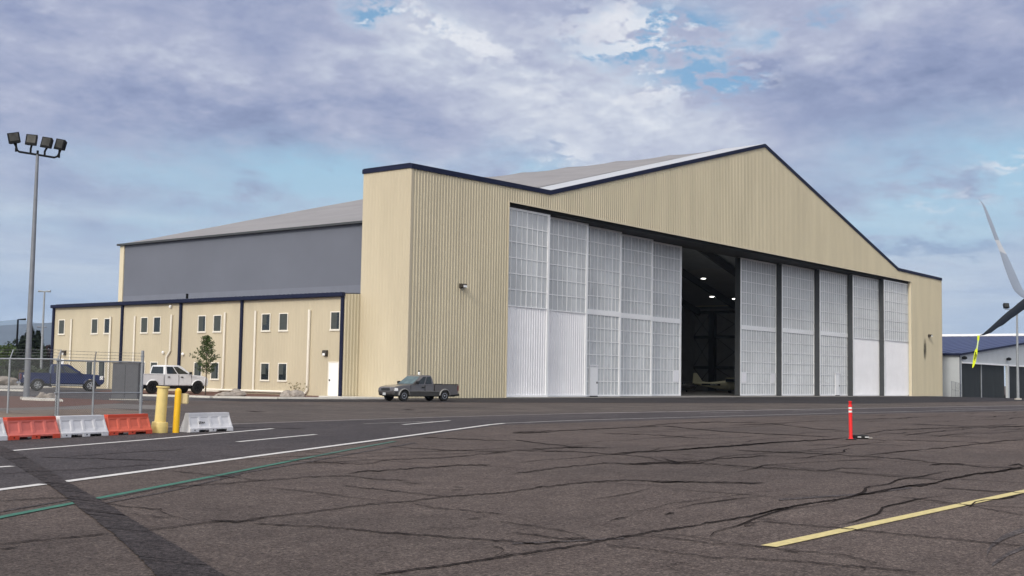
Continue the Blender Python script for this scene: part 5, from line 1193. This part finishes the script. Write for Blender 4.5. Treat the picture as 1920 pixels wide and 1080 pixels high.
# ------------------------------------------------------------------ light aircraft inside
def cessna(loc, rz, label, m1, m2, reg=None, scale=1.0):
    t = thing('light_aircraft', label, 'aircraft', loc, rz); t.scale = (scale,)*3
    b = MB(); st = [(-4.0, 1.25, .06, .10), (-3.2, 1.22, .16, .22), (-1.8, 1.12, .30, .36), (-.4, 1.10, .48, .55), (.6, 1.12, .56, .66), (1.8, 1.05, .54, .55), (2.8, 1.0, .45, .42), (3.3, .98, .30, .30)]
    vs = []; n = 12
    for x, z, w, h in st:
        for k in range(n): a = 2*math.pi*k/n; vs.append((x, w*math.cos(a), z+h*math.sin(a)))
    fs = [(i*n+k, i*n+(k+1) % n, (i+1)*n+(k+1) % n, (i+1)*n+k) for i in range(len(st)-1) for k in range(n)]+[tuple(range(n)), tuple(range(len(st)*n-1, (len(st)-1)*n-1, -1))]
    b.add(vs, fs).build('fuselage', m1, t, smooth=60)
    for s in (-1, 1): MB().prism([(-2.8, 1.12), (3.0, .92), (3.0, 1.16), (-.2, 1.30), (-2.6, 1.34)], s*.30, s*.33).build('side_stripe', m2, t) if 0 else None
    MB().box((.4, -5.2, 1.98), (1.9, 5.2, 2.14)).build('wing', m1, t, bevel=.05)
    MB().prism([(.3, 1.55), (1.75, 1.55), (1.2, 2.0), (.4, 2.0)], -.5, .5).build('cabin_glass', M_GLASS, t)
    MB().prism([(-4.25, 1.3), (-2.0, 1.42), (-2.9, 1.62), (-3.65, 2.72), (-4.15, 2.72)], -.05, .05).build('fin', m1, t)
    MB().prism([(-4.3, 1.28), (-3.3, 1.28), (-3.45, 1.36), (-4.3, 1.36)], -1.7, 1.7).build('tailplane', m1, t, bevel=.02)
    for s in (-1, 1):
        MB().tube([(1.0, s*.45, .85), (.9, s*1.25, .25)], .05, 6).build('gear_leg', m1, t)
        MB().lathe([(.05, -.08), (.21, -.07), (.21, .07), (.05, .08)], 16, 'y', (.9, s*1.25, .21)).build('wheel', M_TYRE, t)
    MB().tube([(2.7, 0, .7), (2.75, 0, .25)], .04, 6).build('gear_leg', m1, t); MB().lathe([(.05, -.06), (.18, -.05), (.18, .05), (.05, .06)], 16, 'y', (2.75, 0, .18)).build('wheel', M_TYRE, t)
    MB().lathe([(.12, 0), (.04, .25)], 10, 'y', (0, 0, 0)).build('spinner', M_GALV, t) if 0 else None
    MB().add([(3.4, -.06, .2), (3.4, .06, .2), (3.42, .05, 1.8), (3.42, -.05, 1.8), (3.45, -.06, .2), (3.45, .06, .2), (3.45, .05, 1.8), (3.45, -.05, 1.8)], [(0,1,2,3),(7,6,5,4),(0,4,5,1),(1,5,6,2),(2,6,7,3),(3,7,4,0)]).build('propeller', M_GALV, t)
    b = MB(); vs = []
    sx = [-3.0, -2.4, -1.8, -1.1, -.4]
    for x in sx:   # dark band on the right flank following the tapering boom
        f = (x+4)/(3.6); w = .06+.42*min(1, max(0, f)); vs += [(x, -w*1.02-.012, 1.02), (x, -w*1.02-.012, 1.26), (x, -w*1.02-.03, 1.02), (x, -w*1.02-.03, 1.26)]
    b.add(vs, [(i*4+2, i*4+3, i*4+7, i*4+6) for i in range(4)]+[(i*4, i*4+4, i*4+5, i*4+1) for i in range(4)]+[(i*4+1, i*4+5, i*4+7, i*4+3) for i in range(4)]+[(i*4, i*4+2, i*4+6, i*4+4) for i in range(4)]).build('dark_stripe', m2, t)
    if reg:
        ang = math.atan2(-.42*1.02/3.6, 1)
        mtx = Matrix.Translation((-1.25, -(.06+.42*2.75/3.6)*1.02-.055, 1.14)) @ Matrix.Rotation(ang, 4, 'Z') @ Matrix.Rotation(math.pi/2, 4, 'X')
        text_mesh(reg, 'registration', M_WHITE, t, .30, mtx, bold=.004)
    return t
pa = AT(1356, 725, 155); pa.z = .012
hd = (_R0*1.0-Vector((_F.x, _F.y, 0))*.15).normalized()
cessna(pa, math.atan2(hd.y, hd.x), 'cream light aircraft with a dark stripe parked in the open hangar', mat('cream aircraft paint', (.62, .60, .42), .4), M_INK, 'N5376C', .92)
pb = AT(1283, 728, 158); pb.z = .012
cessna(pb, math.atan2(hd.y, hd.x)+2.2, 'dim grey light aircraft behind the left edge of the hangar gap', mat('dull grey aircraft paint', (.16, .16, .17), .5), M_INK, None, .62)
# ------------------------------------------------------------------ hazy air
def haze():
    b = MB().box((-9500, -9500, -3), (12500, 14500, 620)); m = bpy.data.materials.new('hazy air'); m.use_nodes = True; nt = m.node_tree; nt.nodes.clear()
    v = nt.nodes.new('ShaderNodeVolumePrincipled'); v.inputs['Color'].default_value = (.62, .78, 1.0, 1); v.inputs['Density'].default_value = 6.5e-5; v.inputs['Anisotropy'].default_value = .0
    o = nt.nodes.new('ShaderNodeOutputMaterial'); nt.links.new(v.outputs[0], o.inputs['Volume'])
    h = b.build('haze', m); h['kind'] = 'stuff'; return h
haze()
